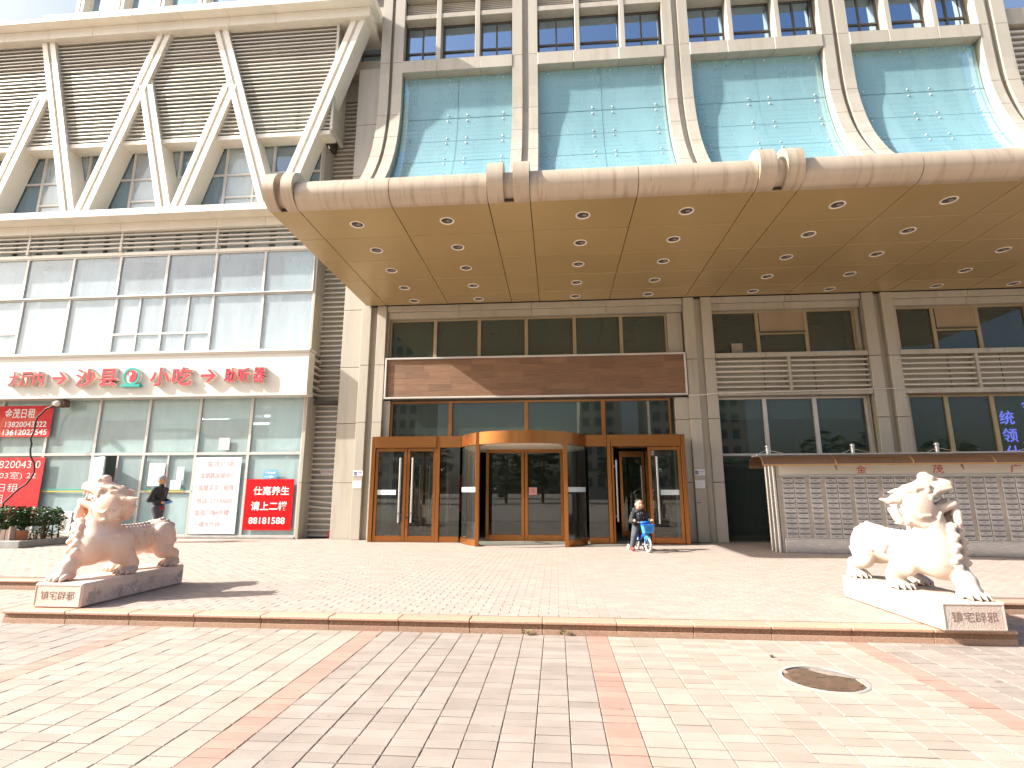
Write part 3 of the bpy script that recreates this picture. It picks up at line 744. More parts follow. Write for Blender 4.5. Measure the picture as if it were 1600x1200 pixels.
# right hand bays: upper window, louvre band, lower window
for bi, (a, b) in enumerate(((4.08, 7.80), (8.55, 12.2))):
    xs = [a + .03, a + 1.2, a + 2.42 if bi == 0 else a + 2.13, b - .1]
    if bi: xs = [a + .17, a + 1.07, a + 2.13, a + 3.3]
    for q in range(3):
        x0, x1 = xs[q], xs[q + 1]
        if q == 1:
            wn = window(tow, x0, x1, 4.66, 5.84, 13.86, [], [5.24], 'tan_frame', 'gl_dark', .09, .08)
            G().box(x0 + .06, x1 - .06, 13.845, 13.855, 5.28, 5.79).build('blind', 'blind', wn)
            G().box(x0 + .05, x1 - .05, 13.80, 13.86, 5.24, 5.27).build('sash_rail', 'dark_frame', wn)
        else: window(tow, x0, x1, 4.66, 5.84, 13.86, [], [], 'tan_frame', 'gl_dark', .09, .08)
    for q0, q1, z0, z1 in ((xs[3], b, 4.66, 5.84), (a, xs[0], 4.66, 5.84), (xs[3] + .05, b, 0, 3.56), (a, xs[0], 0, 3.56)): box('wall_panel', 'clad', tow, q0, q1, 13.80, 14.3, z0, z1)
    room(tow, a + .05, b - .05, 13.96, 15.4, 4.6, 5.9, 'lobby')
    # louvre band
    for q in range(3):
        x0 = a + (b - a) * q / 3; x1 = a + (b - a) * (q + 1) / 3
        box('sill_panel', 'clad', tow, x0 + .003, x1 - .003, 13.60, 14.0, 4.54, 4.66, .005)
        box('sill_panel', 'clad', tow, x0 + .003, x1 - .003, 13.60, 14.0, 3.56, 3.68, .005)
    lv = box('louvre', 'clad', tow, a, b, 13.80, 13.86, 3.68, 4.54)
    for q in range(1, 4): box('louvre_joint', 'dark_joint', lv, a + (b - a) * q / 3 - .006, a + (b - a) * q / 3 + .006, 13.792, 13.80, 3.68, 4.54)
    mx = (a + b) / 2 - .05
    box('louvre_post', 'clad', lv, mx - .035, mx + .035, 13.62, 13.79, 3.68, 4.54)
    for k in range(6):
        for x0, x1 in ((a, mx - .035), (mx + .035, b)):
            z = 3.76 + k * .134
            box('slat', 'slat', lv, x0, x1, 13.65, 13.74, z, z + .045, .006)
    ys = 13.86
    for q in range(3):
        x0, x1 = xs[q], xs[q + 1] + (.05 if q == 2 else 0)
        window(tow, x0, x1, 2.08, 3.55, ys, [], [], 'grey_frame' if bi == 0 else 'tan_frame', 'gl_dark', .10, .08)
        if bi == 0 and q == 0: window(tow, x0, x1, .0, 2.07, ys, [], [], 'dark_frame', 'gl_dark', .06, .08, name='door')
        else: window(tow, x0, x1, .0, 2.07, ys, [], [], 'dark_frame', 'gl_dark', .06, .08)
    if bi == 0:
        for q in range(3): G().box(xs[q] + .06, xs[q + 1] - .06, 13.99, 14.0, 3.0, 3.5).build('blind', 'shop_room', tow)
        for q in range(2): G().box(xs[0] + .1, xs[3] - .1, 14.6, 14.62, 2.98 - q * .02, 2.99 - q * .02)
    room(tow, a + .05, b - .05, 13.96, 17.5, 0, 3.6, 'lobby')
# LED sign characters hanging inside the right window
led = thing('led_sign', 'violet glowing LED characters hanging behind the far right lower window', 'sign', (11.4, 13.99, 2.8))
box('screen', 'black', led, 10.85, 12.1, 14.0, 14.04, 2.0, 3.3)
for s, x, z in (('统', 11.05, 2.98), ('领', 11.06, 2.55), ('仕', 11.07, 2.13), ('金', 11.62, 3.28), ('茂', 11.62, 2.86)):
    text(s, 'led', 'character', led, x, 13.995, z, None, .34, .005, bold=.012)
# entrance bay: clerestory, board, transom
xs = [-4.5, -3.24, -2.03, -.75, .54, 1.77, 2.96]
for q in range(6):
    wn = window(tow, xs[q], xs[q + 1], 4.70, 5.83, 13.84, [], [], 'tan_frame', 'gl_dark', .09, .08)
    G().box(xs[q] + .06, xs[q + 1] - .06, 13.99, 13.995, 4.72, 5.8).build('blind', 'greenblind', wn)
box('wall_panel', 'clad', tow, 2.97, 3.35, 13.80, 14.2, 4.70, 5.83, .005)
box('wall_panel', 'clad', tow, -4.55, -4.51, 13.74, 14.2, 4.70, 5.83)
xs = [-4.36, -2.76, -.76, 1.22, 2.92]
for q in range(4):
    wn = window(tow, xs[q], xs[q + 1], 2.57, 3.54, 13.76, [], [], 'bronze', 'gl_dark', .10, .09)
    if q < 3: G().box(xs[q] + .06, xs[q + 1] - .06, 13.99, 13.995, 2.6, 3.5).build('blind', 'greenblind', wn)
for z0, z1 in ((0, 1.42), (1.42, 2.98), (2.98, 3.56)):
    box('wall_panel', 'clad', tow, 3.02, 3.37, 13.70, 14.2, z0 + .005, z1 - .005, .005)
box('wall_panel', 'clad', tow, -4.555, -4.37, 13.70, 14.2, 0, 3.56)
g = G().box(-4.55, 3.36, 13.9, 14.0, 3.56, 4.69).build('wall', 'inner_grey', tow)
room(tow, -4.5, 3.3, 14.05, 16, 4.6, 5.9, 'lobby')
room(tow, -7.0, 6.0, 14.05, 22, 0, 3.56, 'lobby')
# upper-right low block
box('wall_panel', 'clad', tow, 12.63, 18, 13.75, 14.4, 14.0, 14.52, .005)
lv = box('louvre', 'dark_joint', tow, 12.63, 18, 14.0, 14.1, 6.6, 14.0)
for k in range(40): box('slat', 'slat', lv, 12.63, 18, 13.86, 13.98, 6.8 + k * .18, 6.87 + k * .18)
# cornice over the mass above the frame
g = G().box(-5.05, 12.6, 14.45, 24, 17, 26)
g.build('upper_mass', 'clad', tow)
# downlights in the soffit
dl = None
dx = [-3.70, -1.97, .56, 2.42, 5.03, 6.89, 9.42, 11.19]; dy = [9.09, 10.20, 11.25, 12.32, 13.26]
rows = ['front', 'second', 'middle', 'fourth', 'rear']; cols = ['first', 'second', 'third', 'fourth', 'fifth', 'sixth', 'seventh', 'eighth']
ringm = G().lathe([(.105, .0), (.135, .0), (.14, -.006), (.135, -.014), (.115, -.014), (.105, -.004), (.105, 0)], n=24, cap=False).mesh('ring', 'ring', smooth=40)
bowl = G().lathe([(.104, -.003), (.095, .0), (.06, .0005), (.0001, .0008)], n=24).mesh('reflector', 'lampglass', smooth=180)
bulb = G().lathe([(.001, -.02), (.03, -.018), (.042, -.008), (.045, -.001)], n=12).mesh('bulb', 'inner_grey', smooth=180)
for j, yv in enumerate(dy):
    for i, xv in enumerate(dx):
        if (j == 0 and i > 5) or (j == 1 and i > 6) or (j in (2, 3) and i > 6): continue
        t = thing('downlight', 'ringed downlight in the gold soffit, %s row from its front edge, %s from the left' % (rows[j], cols[i]), 'downlight', (xv, yv, 6.18), 0, 'downlights in the canopy soffit')
        inst('ring', ringm, t, (xv, yv, 6.18)); inst('reflector', bowl, t, (xv, yv, 6.179)); inst('bulb', bulb, t, (xv + .03, yv, 6.178))
# ------------------------------------------------------------------ lower wing with diagonal braces
wing = thing('shop_wing', 'low pale wing with white diagonal braces over louvres and a glazed shopfront below', 'building', (-12, 13.75, 0))
W = -6.74
mul = [W - 1.478 * i for i in range(10)]           # mullion lines
xl = mul[-1]
# lower shopfront
for i in range(9):
    x0, x1 = mul[i + 1], mul[i]
    hz = []
    window(wing, x0, x1, 2.2, 3.74, 13.75, [], [], 'grey_frame', 'gl_shop', .07, .08)
    if i == 3:
        fr = window(wing, x0, x1, .06, 2.2, 13.75, [(x0 + x1) / 2], [], 'grey_frame', 'gl_shop', .07, .08, skip=((0, 0),))
        d = G().box(0, .66, -.02, .02, .1, 2.12).build('door', 'frost', fr, local=True)
        d.location = Vector((x0 + .05, 13.77, 0)) - org(fr); d.rotation_euler = (0, 0, R(-28))
    elif i == 2: window(wing, x0, x1, .06, 2.2, 13.75, [x0 + .72], [1.2], 'grey_frame', 'gl_shop', .07, .08)
    else: window(wing, x0, x1, .06, 2.2, 13.75, [], [], 'grey_frame', 'gl_shop', .07, .08)
box('threshold', 'concrete', wing, xl, W, 13.70, 13.95, 0, .058, .01)
room(wing, xl, W - .12, 13.86, 19, .02, 3.72, 'shop_room')
g = G()
for x, y, L_ in ((-8.9, 15.6, 1.3), (-9.0, 16.8, 1.3), (-7.6, 16.4, .8), (-11.6, 16.0, 1.3), (-10.4, 17.4, 1.3)): g.box(x, x + L_, y, y + .05, 3.45, 3.5)
g.build('tube_light', 'tube_on', wing)
for i, (a, b, z0, z1, m) in enumerate(((-8.1, -6.95, .2, 2.1, 'frost'), (-7.75, -6.9, 2.3, 3.66, 'frost'), (-9.66, -8.3, 3.15, 3.68, 'frost'), (-11.1, -9.8, 2.9, 3.68, 'frost'), (-12.6, -11.3, 3.15, 3.68, 'frost'),
        (-14.0, -12.8, 3.25, 3.68, 'frost'), (-11.1, -9.85, 2.28, 2.8, 'paper'), (-13.6, -12.85, 2.25, 2.75, 'frost'), (-14.0, -12.8, .15, 1.3, 'frost'), (-11.12, -9.85, .15, 1.15, 'frost'), (-12.55, -11.3, 2.25, 2.5, 'frost'))):
    box('window_film', m, wing, a, b, 13.845, 13.85, z0, z1)
for i, (a, b, z0, z1, m) in enumerate(((-10.95, -10.5, 1.35, 1.95, 'paper'), (-10.15, -9.95, 1.5, 1.85, 'paper'), (-10.3, -10.0, 1.25, 1.5, 'paper'), (-9.05, -8.75, 2.3, 2.62, 'letter_side'))):
    tag(box('notice_paper', m, None, a, b, 13.735, 13.742, z0, z1), ['large white sheet taped to the glass behind the man in the beanie', 'narrow white sheet on the glass right of the man in the beanie', 'small torn white sheet low on the glass right of the beanie', 'cream sheet on the upper shop window above the white notice'][i], 'notice')
for a, b, z, m in ((-14.0, -12.75, 1.235, 'green_strip'), (-14.0, -12.75, 1.185, 'yellow_strip'), (-11.0, -9.9, 1.235, 'green_strip'), (-11.0, -9.9, 1.185, 'yellow_strip'), (-9.7, -8.5, 1.19, 'green_strip')):
    box('safety_stripe', m, wing, a, b, 13.739, 13.746, z, z + .035)
# corner return and floor bands
box('corner_panel', 'clad', wing, W + .003, W + .09, 13.72, 14.30, 0, 1.42, .004)
box('corner_panel', 'clad', wing, W + .003, W + .09, 13.72, 14.30, 1.43, 3.72, .004)
box('corner_panel', 'clad', wing, W + .003, W + .07, 13.72, 14.34, 4.94, 6.70, .004)
box('corner_panel', 'clad', wing, W + .003, W + .07, 13.72, 14.34, 6.71, 8.60, .004)
box('corner_panel', 'clad', wing, W + .003, W + .07, 13.66, 14.34, 9.10, 11.33, .004)
box('floor_band', 'clad', wing, xl, W, 13.80, 14.3, 3.76, 4.92)
# louvred skirt round the corner behind the sign
lv = box('louvre', 'inner_grey', wing, W + .005, W + .05, 13.6, 14.33, 3.74, 4.93)
for k in range(6): box('slat', 'slat', lv, W + .055, W + .13, 13.55, 14.30, 3.80 + k * .19, 3.86 + k * .19)
# middle storey
for i in range(9):
    x0, x1 = mul[i + 1], mul[i]
    window(wing, x0, x1, 6.73, 8.0, 13.69, [], [], 'grey_frame', 'gl_wing', .07, .08)
    if i in (2, 3): window(wing, x0, x1, 4.95, 6.73, 13.75, [(x0 + x1) / 2], [5.61], 'grey_frame', 'gl_film', .07, .08)
    elif i == 6: window(wing, x0, x1, 4.95, 6.73, 13.75, [], [5.7], 'grey_frame', 'gl_film', .07, .08)
    else: window(wing, x0, x1, 4.95, 6.73, 13.75, [], [], 'grey_frame', 'gl_film', .07, .08)
    g0 = wing
    if i in (0, 1, 2, 3): curtain(wing, x0 + .06, x1 - .06, 13.92, 4.97, 6.98, amp=.02)
    else: curtain(wing, x0 + .06, x1 - .06, 13.92, 4.97, 7.95 - (i % 2) * .25, amp=.02)
    if i in (0,): box('blind', 'frost', wing, x0 + .45, x1 - .05, 13.9, 13.91, 7.0, 7.95)
room(wing, xl, W - .12, 14.2, 17, 4.93, 8.02, 'room')
# louvre strip over the middle storey
box('rail_panel', 'white_clad', wing, xl, W, 13.66, 14.2, 8.0, 8.10, .005)
lv = box('louvre', 'inner_grey', wing, xl, W, 13.98, 14.1, 8.10, 8.95)
for i in range(0, 10, 2):
    box('louvre_post', 'slat', lv, mul[i] - .035 - (.05 if i == 0 else 0), mul[i] + .035 - (.05 if i == 0 else 0), 13.60, 13.70, 8.10, 8.86)
for i in range(0, 9):
    box('louvre_strut', 'dark_frame', lv, mul[i] - .78, mul[i] - .73, 13.85, 13.97, 8.10, 8.94)
    box('pale_panel', 'frost', lv, mul[i + 1] + .1, mul[i] - .1, 13.955, 13.975, 8.2, 8.8)
for k in range(5): box('slat', 'slat', lv, xl, W, 13.61, 13.69, 8.20 + k * .135, 8.245 + k * .135)
# ledge and fascia
for i in range(9):
    x0, x1 = mul[i + 1], mul[i] + (.4 if i == 0 else 0)
    box('fascia_panel', 'white_clad', wing, x0 + .003, x1 - .003, 13.50, 13.7, 8.70, 8.957, .004)
    box('ledge_panel', 'white_clad', wing, x0 + .003, x1 - .003, 13.08, 13.9, 8.96, 9.165, .006)
# upper storey glazing behind the braces
for i in range(9):
    x0, x1 = mul[i + 1], mul[i]
    if i % 2 == 0: window(wing, x0, x1, 9.17, 11.40, 13.65, [], [10.45], 'grey_frame', 'gl_upper', .08, .08)
    else: window(wing, x0, x1, 9.17, 11.40, 13.65, [(x0 + x1) / 2 + .15], [9.72, 10.45], 'grey_frame', 'gl_wing', .08, .08)
    curtain(wing, x0 + .05, x1 - .05, 13.82, 9.15, 11.3 if i % 3 else 10.5, 'curtain', .015)
room(wing, xl, W - .1, 14.2, 17, 9.1, 11.45, 'room')
# big louvre field
lv = box('louvre', 'inner_grey', wing, xl, -6.45, 13.55, 13.62, 11.45, 15.05)
box('louvre_rail', 'white_clad', lv, xl, -6.36, 13.22, 13.64, 11.32, 11.45, .005)
for i in range(9):
    box('louvre_strut', 'dark_frame', lv, mul[i] - .78, mul[i] - .73, 13.42, 13.54, 11.45, 15.1)
    if i < 8: box('pale_panel', 'frost', lv, mul[i + 1] + .05, mul[i] - .05, 13.5, 13.545, 11.5, 12.35)
sl = G().prism([(-.06, -.028), (-.06, .006), (.02, .03), (.07, .03), (.07, .012), (-.04, -.028)], 'x', xl, -6.36).mesh('slat', 'slat')
ss = G().prism([(-.06, -.028), (-.06, .006), (.02, .03), (.05, .03), (.05, .012), (-.04, -.028)], 'y', 13.26, 14.16).mesh('slat', 'slat')
for k in range(28):
    z = 11.54 + k * .13
    inst('slat', sl, lv, (0, 13.29, z + rnd.uniform(-.008, .008)), (rnd.uniform(-.10, .10), rnd.uniform(-.0006, .0006), 0)); inst('slat', ss, lv, (-6.38, 0, z), (0, 0, 0))
box('louvre_post', 'slat', lv, -6.37, -6.30, 13.20, 13.27, 11.45, 15.05)
box('louvre_back', 'dark_joint', lv, -6.62, -6.56, 13.63, 14.2, 11.33, 15.05)
# diagonal braces
ZB, ZT = 9.17, 15.06
def brace(xb, zb, xt, zt, joints):
    wx = .43
    sl_ = (xt - xb) / (zt - zb)
    def X(z): return xb + sl_ * (z - zb)
    def par(a, b, z0, z1): return [(X(z0) + a, z0), (X(z0) + b, z0), (X(z1) + b, z1), (X(z1) + a, z1)]
    yo = .005 if zt < 14 else 0
    core = G().prism(par(-wx / 2 + .012, wx / 2 - .012, zb, zt + (.22 if zt < 14 else 0)), 'y', 13.18 + yo, 13.66 + yo).build('brace', 'white_clad', wing)
    zs = [zb] + joints + [zt]
    for a, b in ((-wx / 2, -.05), (.05, wx / 2)):
        for i in range(len(zs) - 1):
            G().prism(par(a, b, zs[i] + (.006 if i else 0), zs[i + 1] - .006), 'y', 13.12 + yo, 13.178 + yo).build('cladding_panel', 'white_clad', core)
brace(-16.95, ZB, -18.9, ZT, [11.1, 13.2]); brace(-16.7, ZB, -15.62, 13.05, [11.05])
brace(-14.05, ZB, -15.72, ZT, [11.1, 13.2]); brace(-13.62, ZB, -11.85, ZT, [11.1, 13.3])
brace(-11.1, ZB, -12.22, 13.28, [11.0]); brace(-10.68, ZB, -9.52, 13.1, [11.05])
brace(-8.05, ZB, -10.02, ZT, [11.1, 13.2]); brace(-7.6, ZB, -5.70, ZT, [11.1, 13.25])
# top beam: recessed band under a projecting ledge
for i in range(9):
    x0, x1 = mul[i + 1], mul[i] if i else -5.30
    box('beam_panel', 'white_clad', wing, x0 + .003, x1 - .003, 13.0, 14.3, 15.06, 15.375, .005)
    box('ledge_panel', 'white_clad', wing, x0 + .003, (x1 if i else -5.12) - .003, 12.71, 14.3, 15.38, 15.50 if x1 < -14.9 else 15.62, .006)
box('wall', 'inner_grey', wing, xl, -6.8, 13.9, 14.1, 11.4, 15.2)
# set back storey above
box('roof_slab', 'white_clad', wing, xl, -5.4, 13.6, 20, 15.40, 15.6)
for i, x in enumerate([-15.75, -14.3, -12.85, -11.4, -9.95, -8.5, -7.05]):
    if i < 6: window(wing, x + .14, x + 1.31, 15.55, 18.6, 14.12, [], [], 'white_clad', 'gl_blue', .1, .1)
    g = G(); g.box(x - .13, x - .02, 13.9, 14.5, 15.55, 18.6); g.box(x + .04, x + .13, 13.9, 14.5, 15.55, 18.6)
    g.build('window_fin', 'white_clad', wing)
box('wall', 'clad', wing, -15.9, -6.9, 14.52, 15.5, 15.55, 19.0)

# ------------------------------------------------------------------ shop sign
sg = thing('shop_sign', 'long cream shop sign band with raised red characters and arrows', 'sign', (-12, 13.4, 3.74))
box('board', 'sign_white', sg, xl, -6.55, 13.40, 13.74, 3.745, 4.90, .006)
box('top_trim', 'sign_white', sg, xl, -6.52, 13.34, 13.74, 4.905, 4.97, .005)
box('bottom_trim', 'sign_white', sg, xl, -6.52, 13.37, 13.74, 3.70, 3.742, .005)
G().box(xl, -6.54, 13.37, 13.398, 4.865, 4.903).build('lip', 'sign_white', sg)
def letter(s, x0, x1, z0, z1, name='character'):
    o = text(s, ['letter_side'], name, sg, (x0 + x1) / 2, 13.398, (z0 + z1) / 2, x1 - x0, z1 - z0, .10, bold=.03)
    text(s, ['letter_red'], 'letter_face', sg, (x0 + x1) / 2, 13.296, (z0 + z1) / 2, (x1 - x0) * .95, (z1 - z0) * .95, .008, bold=.012)
SX = [(-15.09, -14.77, '大'), (-14.72, -14.40, '厅'), (-14.36, -14.02, '内'), (-13.10, -12.50, '沙'), (-12.43, -11.87, '县'), (-10.93, -10.35, '小'), (-10.3, -9.72, '吃'), (-8.82, -8.50, '助'), (-8.45, -8.11, '听'), (-8.02, -7.68, '器')]
for x0, x1, s in SX:
    big = (x1 - x0) > .45
    letter(s, x0, x1, 3.99 if big else 4.04, 4.51 if big else 4.46)
for xa in (-13.78, -9.48):
    for m, y0, y1, e in (('letter_side', 13.296, 13.398, .018), ('letter_red', 13.288, 13.2955, 0)):
        poly = [(0 - e, .035 + e), (0 - e, -.035 - e), (.30, -.035 - e), (.16 - e, -.17 - e), (.25 + e, -.17 - e), (.42 + e * 1.4, 0), (.25 + e, .17 + e), (.16 - e, .17 + e), (.30, .035 + e)]
        G().prism([(xa + u, 4.25 + v) for u, v in poly], 'y', y0, y1).build('arrow' if m == 'letter_side' else 'arrow_face', m, sg)
cxl, czl = -11.47, 4.27
def annulus(g, cx_, cz, r0, r1, y0, y1, a0=0, a1=360, n=30):
    for k in range(n):
        p, q = R(a0 + (a1 - a0) * k / n), R(a0 + (a1 - a0) * (k + 1) / n)
        g.prism([(cx_ + r0 * math.cos(p), cz + r0 * math.sin(p)), (cx_ + r1 * math.cos(p), cz + r1 * math.sin(p)), (cx_ + r1 * math.cos(q), cz + r1 * math.sin(q)), (cx_ + r0 * math.cos(q), cz + r0 * math.sin(q))], 'y', y0, y1)
    return g
G().prism([(cxl + .25 * math.cos(R(a)), czl + .25 * math.sin(R(a))) for a in range(0, 360, 12)], 'y', 13.31, 13.398).build('logo_body', 'letter_side', sg)
g = annulus(G(), cxl, czl, .19, .245, 13.295, 13.31); g.box(cxl - .27, cxl + .27, 13.29, 13.398, czl - .29, czl - .225); g.build('logo_ring', 'teal', sg)
G().prism([(cxl + .01 + .155 * math.cos(R(a)), czl + .155 * math.sin(R(a))) for a in range(-110, 170, 10)] + [(cxl - .04, czl + .0)], 'y', 13.29, 13.309).build('logo_disc', 'letter_red', sg)
G().prism([(cxl - .02 + .045 * math.cos(R(a)), czl + .06 + .045 * math.sin(R(a))) for a in range(0, 360, 20)], 'y', 13.28, 13.289).build('logo_eye', 'white', sg)

# posters and notices on the wing
def poster(name, label, m, x0, x1, z0, z1, y, lines, tm, cat='poster', bold=.02):
    t = thing(name, label, cat, ((x0 + x1) / 2, y, z0))
    box('sheet', m, t, x0, x1, y - .006, y, z0, z1)
    for s, cx_, cz, w_, h_ in lines: text(s, tm, 'lettering', t, cx_, y - .007, cz, w_, h_, .003, bold=bold)
    return t
poster('red_notice', 'bright red notice with white characters standing at the right end of the shopfront', 'red_sheet', -8.17, -6.86, .22, 1.52, 13.735,
       [('仕嘉养生', -7.46, 1.22, .98, .23), ('请上二楼', -7.49, .83, .98, .23), ('88181588', -7.52, .46, .98, .17)], 'white', 'notice', .018)
poster('blue_notice', 'small light blue sign with a white arrow above the bright red notice', 'bluesign', -7.72, -7.34, 1.535, 1.74, 13.735,
       [('棋牌会所', -7.53, 1.68, .3, .07), ('→', -7.53, 1.58, .3, .07)], 'white', 'notice', .03)
poster('white_notice', 'tall white window notice with faint pink characters between two mullions', 'paper', -9.64, -8.36, .12, 2.10, 13.735,
       [('金茂广场', -8.95, 1.93, .75, .16), ('金钥匙房屋中介', -8.98, 1.62, .98, .16), ('房屋买卖 · 租赁', -9.0, 1.3, .98, .16), ('电话: 27330605', -9.0, .96, .98, .15), ('金茂广场4号楼', -9.05, .66, .95, .16), ('一楼大厅内', -9.15, .36, .7, .15)], 'faint_red', 'notice', 0)
poster('rental_poster', 'red rental poster with bold white characters and phone numbers under the sign band', 'red_old', -15.85, -13.99, 2.69, 3.56, 13.70,
       [('金茂日租', -14.98, 3.35, .92, .28), ('13820043022', -14.75, 3.04, 1.25, .16), ('13612022545', -14.74, 2.82, 1.32, .16)], 'white', 'poster', .012)
poster('handwritten_poster', 'torn red poster with large handwritten white characters above the hedge', 'red_old', -16.1, -13.99, .45, 2.12, 13.70,
       [('13820043 0', -14.85, 1.93, 1.5, .20), ('1103室) 22', -14.85, 1.62, 1.35, .22), ('日租', -14.95, 1.3, .6, .22), ('租', -15.15, 1.0, .25, .24)], 'white', 'poster', -.01)
G().prism([(-14.35 + .16 * math.cos(R(a)) * (1 + .3 * math.sin(a * 3.1)), 1.28 + .11 * math.sin(R(a)) * (1 + .3 * math.cos(a * 1.7))) for a in range(0, 360, 24)], 'y', 13.685, 13.692)
dec = thing('shop_lettering', 'faint red store name with a smile mark inside the upper shop windows', 'lettering', (-12.5, 13.9, 2.7))
for s, x in (('便', -13.05), ('利', -12.5), ('店', -11.74)): text(s, 'faint_red', 'character', dec, x, 13.9, 2.66, .36, .42, .004, bold=.01)
annulus(G(), -13.72, 2.68, .16, .2, 13.89, 13.9, 100, 380, 20).build('smile_mark', 'faint_red', dec)
# floodlight under the sign and its cable
fl = thing('floodlight', 'small rusty floodlight fixed under the left end of the shop sign', 'light', (-13.6, 13.45, 3.6))
G().box(-13.78, -13.42, 13.42, 13.62, 3.48, 3.66, .02).build('housing', 'iron', fl)
G().ball((-13.6, 13.38, 3.56), (.1, .08, .08), 10).build('lamp_glass', 'letter_side', fl, smooth=180)
G().box(-13.62, -13.58, 13.55, 13.7, 3.6, 3.72).build('bracket', 'iron', fl)
pts = [(-13.72, 13.42, 3.5), (-13.95, 13.42, 3.42), (-14.12, 13.4, 3.2), (-14.14, 13.4, 2.85), (-14.2, 13.38, 2.6), (-14.13, 13.36, 2.3), (-13.95, 13.36, 1.95), (-13.88, 13.34, 1.72), (-14.0, 13.3, 1.4), (-14.25, 13.28, 1.2), (-14.45, 13.2, .9), (-14.42, 13.15, .5)]
sm = []
for i in range(len(pts) - 1):
    for t in (0, .5): sm.append(tuple(pts[i][q] * (1 - t) + pts[i + 1][q] * t + (.02 * math.sin(i * 2.1) if t else 0) for q in range(3)))
tag(G().tube(sm, .022, 6).build('cable', 'black', None, smooth=180), 'loose black cable hanging from the floodlight down across the red posters', 'cable')

# ------------------------------------------------------------------ copper entrance
ent = thing('entrance_doors', 'copper framed revolving door with glass side doors under the wood board', 'door', (-.8, 13.2, 0))
HZ0, HZ1 = 2.27, 2.55
DC = (-.8, 13.55); DR = 1.58
def arc(a): return (DC[0] + DR * math.sin(R(a)), DC[1] - DR * math.cos(R(a)))
def post(x0, x1, y0, y1, z0=0, z1=HZ1, name='post'): return box(name, 'bronze', ent, x0, x1, y0, y1, z0, z1, .006)
post(-4.60, -4.50, 13.10, 13.78); post(2.97, 3.07, 13.10, 13.70)
post(-2.95, -2.86, 13.11, 13.22); post(1.22, 1.31, 13.11, 13.22)
for a, b in ((-4.497, -2.953), (-2.857, -2.33), (.72, 1.217), (1.313, 2.967)):
    box('header', 'bronze', ent, a, b, 13.08, 13.7, HZ0, HZ1, .006)
# curved drum header
def arcbox(a0, a1, r0, r1, z0, z1, n, name, m):
    g = G(); vs = []; fs = []
    for k in range(n + 1):
        a = R(a0 + (a1 - a0) * k / n)
        for r in (r0, r1):
            for z in (z0, z1): vs.append((DC[0] + r * math.sin(a), DC[1] - r * math.cos(a), z))
    for k in range(n):
        o, p = 4 * k, 4 * (k + 1)
        fs += [(o + 3, o + 2, p + 2, p + 3), (o, o + 1, p + 1, p), (o + 1, o + 3, p + 3, p + 1), (o, p, p + 2, o + 2)]
    fs += [(0, 2, 3, 1), (4 * n, 4 * n + 1, 4 * n + 3, 4 * n + 2)]
    g.add(vs, [f[::-1] for f in fs])
    return g.build(name, m, ent, smooth=30)
arcbox(-39.5, -1, 1.52, 1.61, HZ0, HZ1, 14, 'drum_header', 'bronze'); arcbox(-.8, 39.5, 1.52, 1.61, HZ0, HZ1, 14, 'drum_header', 'bronze')
arcbox(-72, -40, 1.53, 1.6, HZ0, HZ1 - .004, 10, 'drum_header', 'bronze'); arcbox(40, 72, 1.53, 1.6, HZ0, HZ1 - .004, 10, 'drum_header', 'bronze')
arcbox(-72, -40, 1.54, 1.59, 0, .14, 10, 'drum_sill', 'bronze'); arcbox(40, 72, 1.54, 1.59, 0, .14, 10, 'drum_sill', 'bronze')
arcbox(-71, -41, 1.558, 1.572, .14, HZ0, 12, 'drum_glass', 'gl_door'); arcbox(41, 71, 1.558, 1.572, .14, HZ0, 12, 'drum_glass', 'gl_door')
arcbox(-70, -42, 1.574, 1.578, 1.19, 1.30, 8, 'safety_stripe', 'frost'); arcbox(42, 70, 1.574, 1.578, 1.19, 1.30, 8, 'safety_stripe', 'frost')
for a in (-39.5, 39.5):
    x, y = arc(a)
    box('post', 'bronze', ent, x - .045, x + .045, y - .07, y + .07, 0, HZ1 + .003, .006)
G().lathe([(.001, 0), (1.5, 0), (1.5, .04), (.001, .04)], (DC[0], DC[1], 2.24), 32).build('drum_ceiling', 'letter_side', ent)
G().lathe([(1.5, 0), (1.5, .012), (.001, .012)], (DC[0], DC[1], .001), 32).build('drum_floor', 'greyp', ent)
def leaf(x0, x1, y, z0, z1, st, name='door_leaf', handle=None):
    g = G(); h = st
    g.box(x0, x0 + h, y - .025, y + .025, z0, z1, .004); g.box(x1 - h, x1, y - .025, y + .025, z0, z1, .004)
    g.box(x0 + h, x1 - h, y - .024, y + .024, z0, z0 + .14, .004); g.box(x0 + h, x1 - h, y - .024, y + .024, z1 - .08, z1, .004)
    lf = g.build(name, 'bronze', ent)
    G().box(x0 + h, x1 - h, y - .005, y + .005, z0 + .14, z1 - .08).build('pane', 'gl_door', lf)
    if handle:
        g = G().tube([(handle, y - .09, .46), (handle, y - .09, 2.02)], .028, 10)
        for z in (.62, 1.86): g.tube([(handle, y - .09, z), (handle, y, z)], .012, 6)
        g.build('handle', 'steel', lf, smooth=40)
    return lf
leaf(-1.77, -.806, 13.56, .02, 2.24, .075); leaf(-.794, .17, 13.56, .02, 2.24, .075)
leaf(-4.49, -3.70, 13.16, .01, 2.26, .07, handle=-3.84); leaf(-3.69, -2.96, 13.16, .01, 2.26, .07, handle=-3.53)
leaf(2.19, 2.96, 13.16, .01, 2.26, .07, handle=2.38)
for a, b in ((-2.85, -2.37), (.76, 1.21)):
    f = G().box(a, b, 13.13, 13.20, 0, .14, .005).build('side_light', 'bronze', ent)
    G().box(a, b, 13.155, 13.167, .142, HZ0 - .002).build('pane', 'gl_door', f)
box('safety_stripe', 'frost', ent, -4.42, -3.95, 13.150, 13.154, 1.12, 1.24); box('safety_stripe', 'frost', ent, 2.45, 2.88, 13.150, 13.154, 1.12, 1.24)
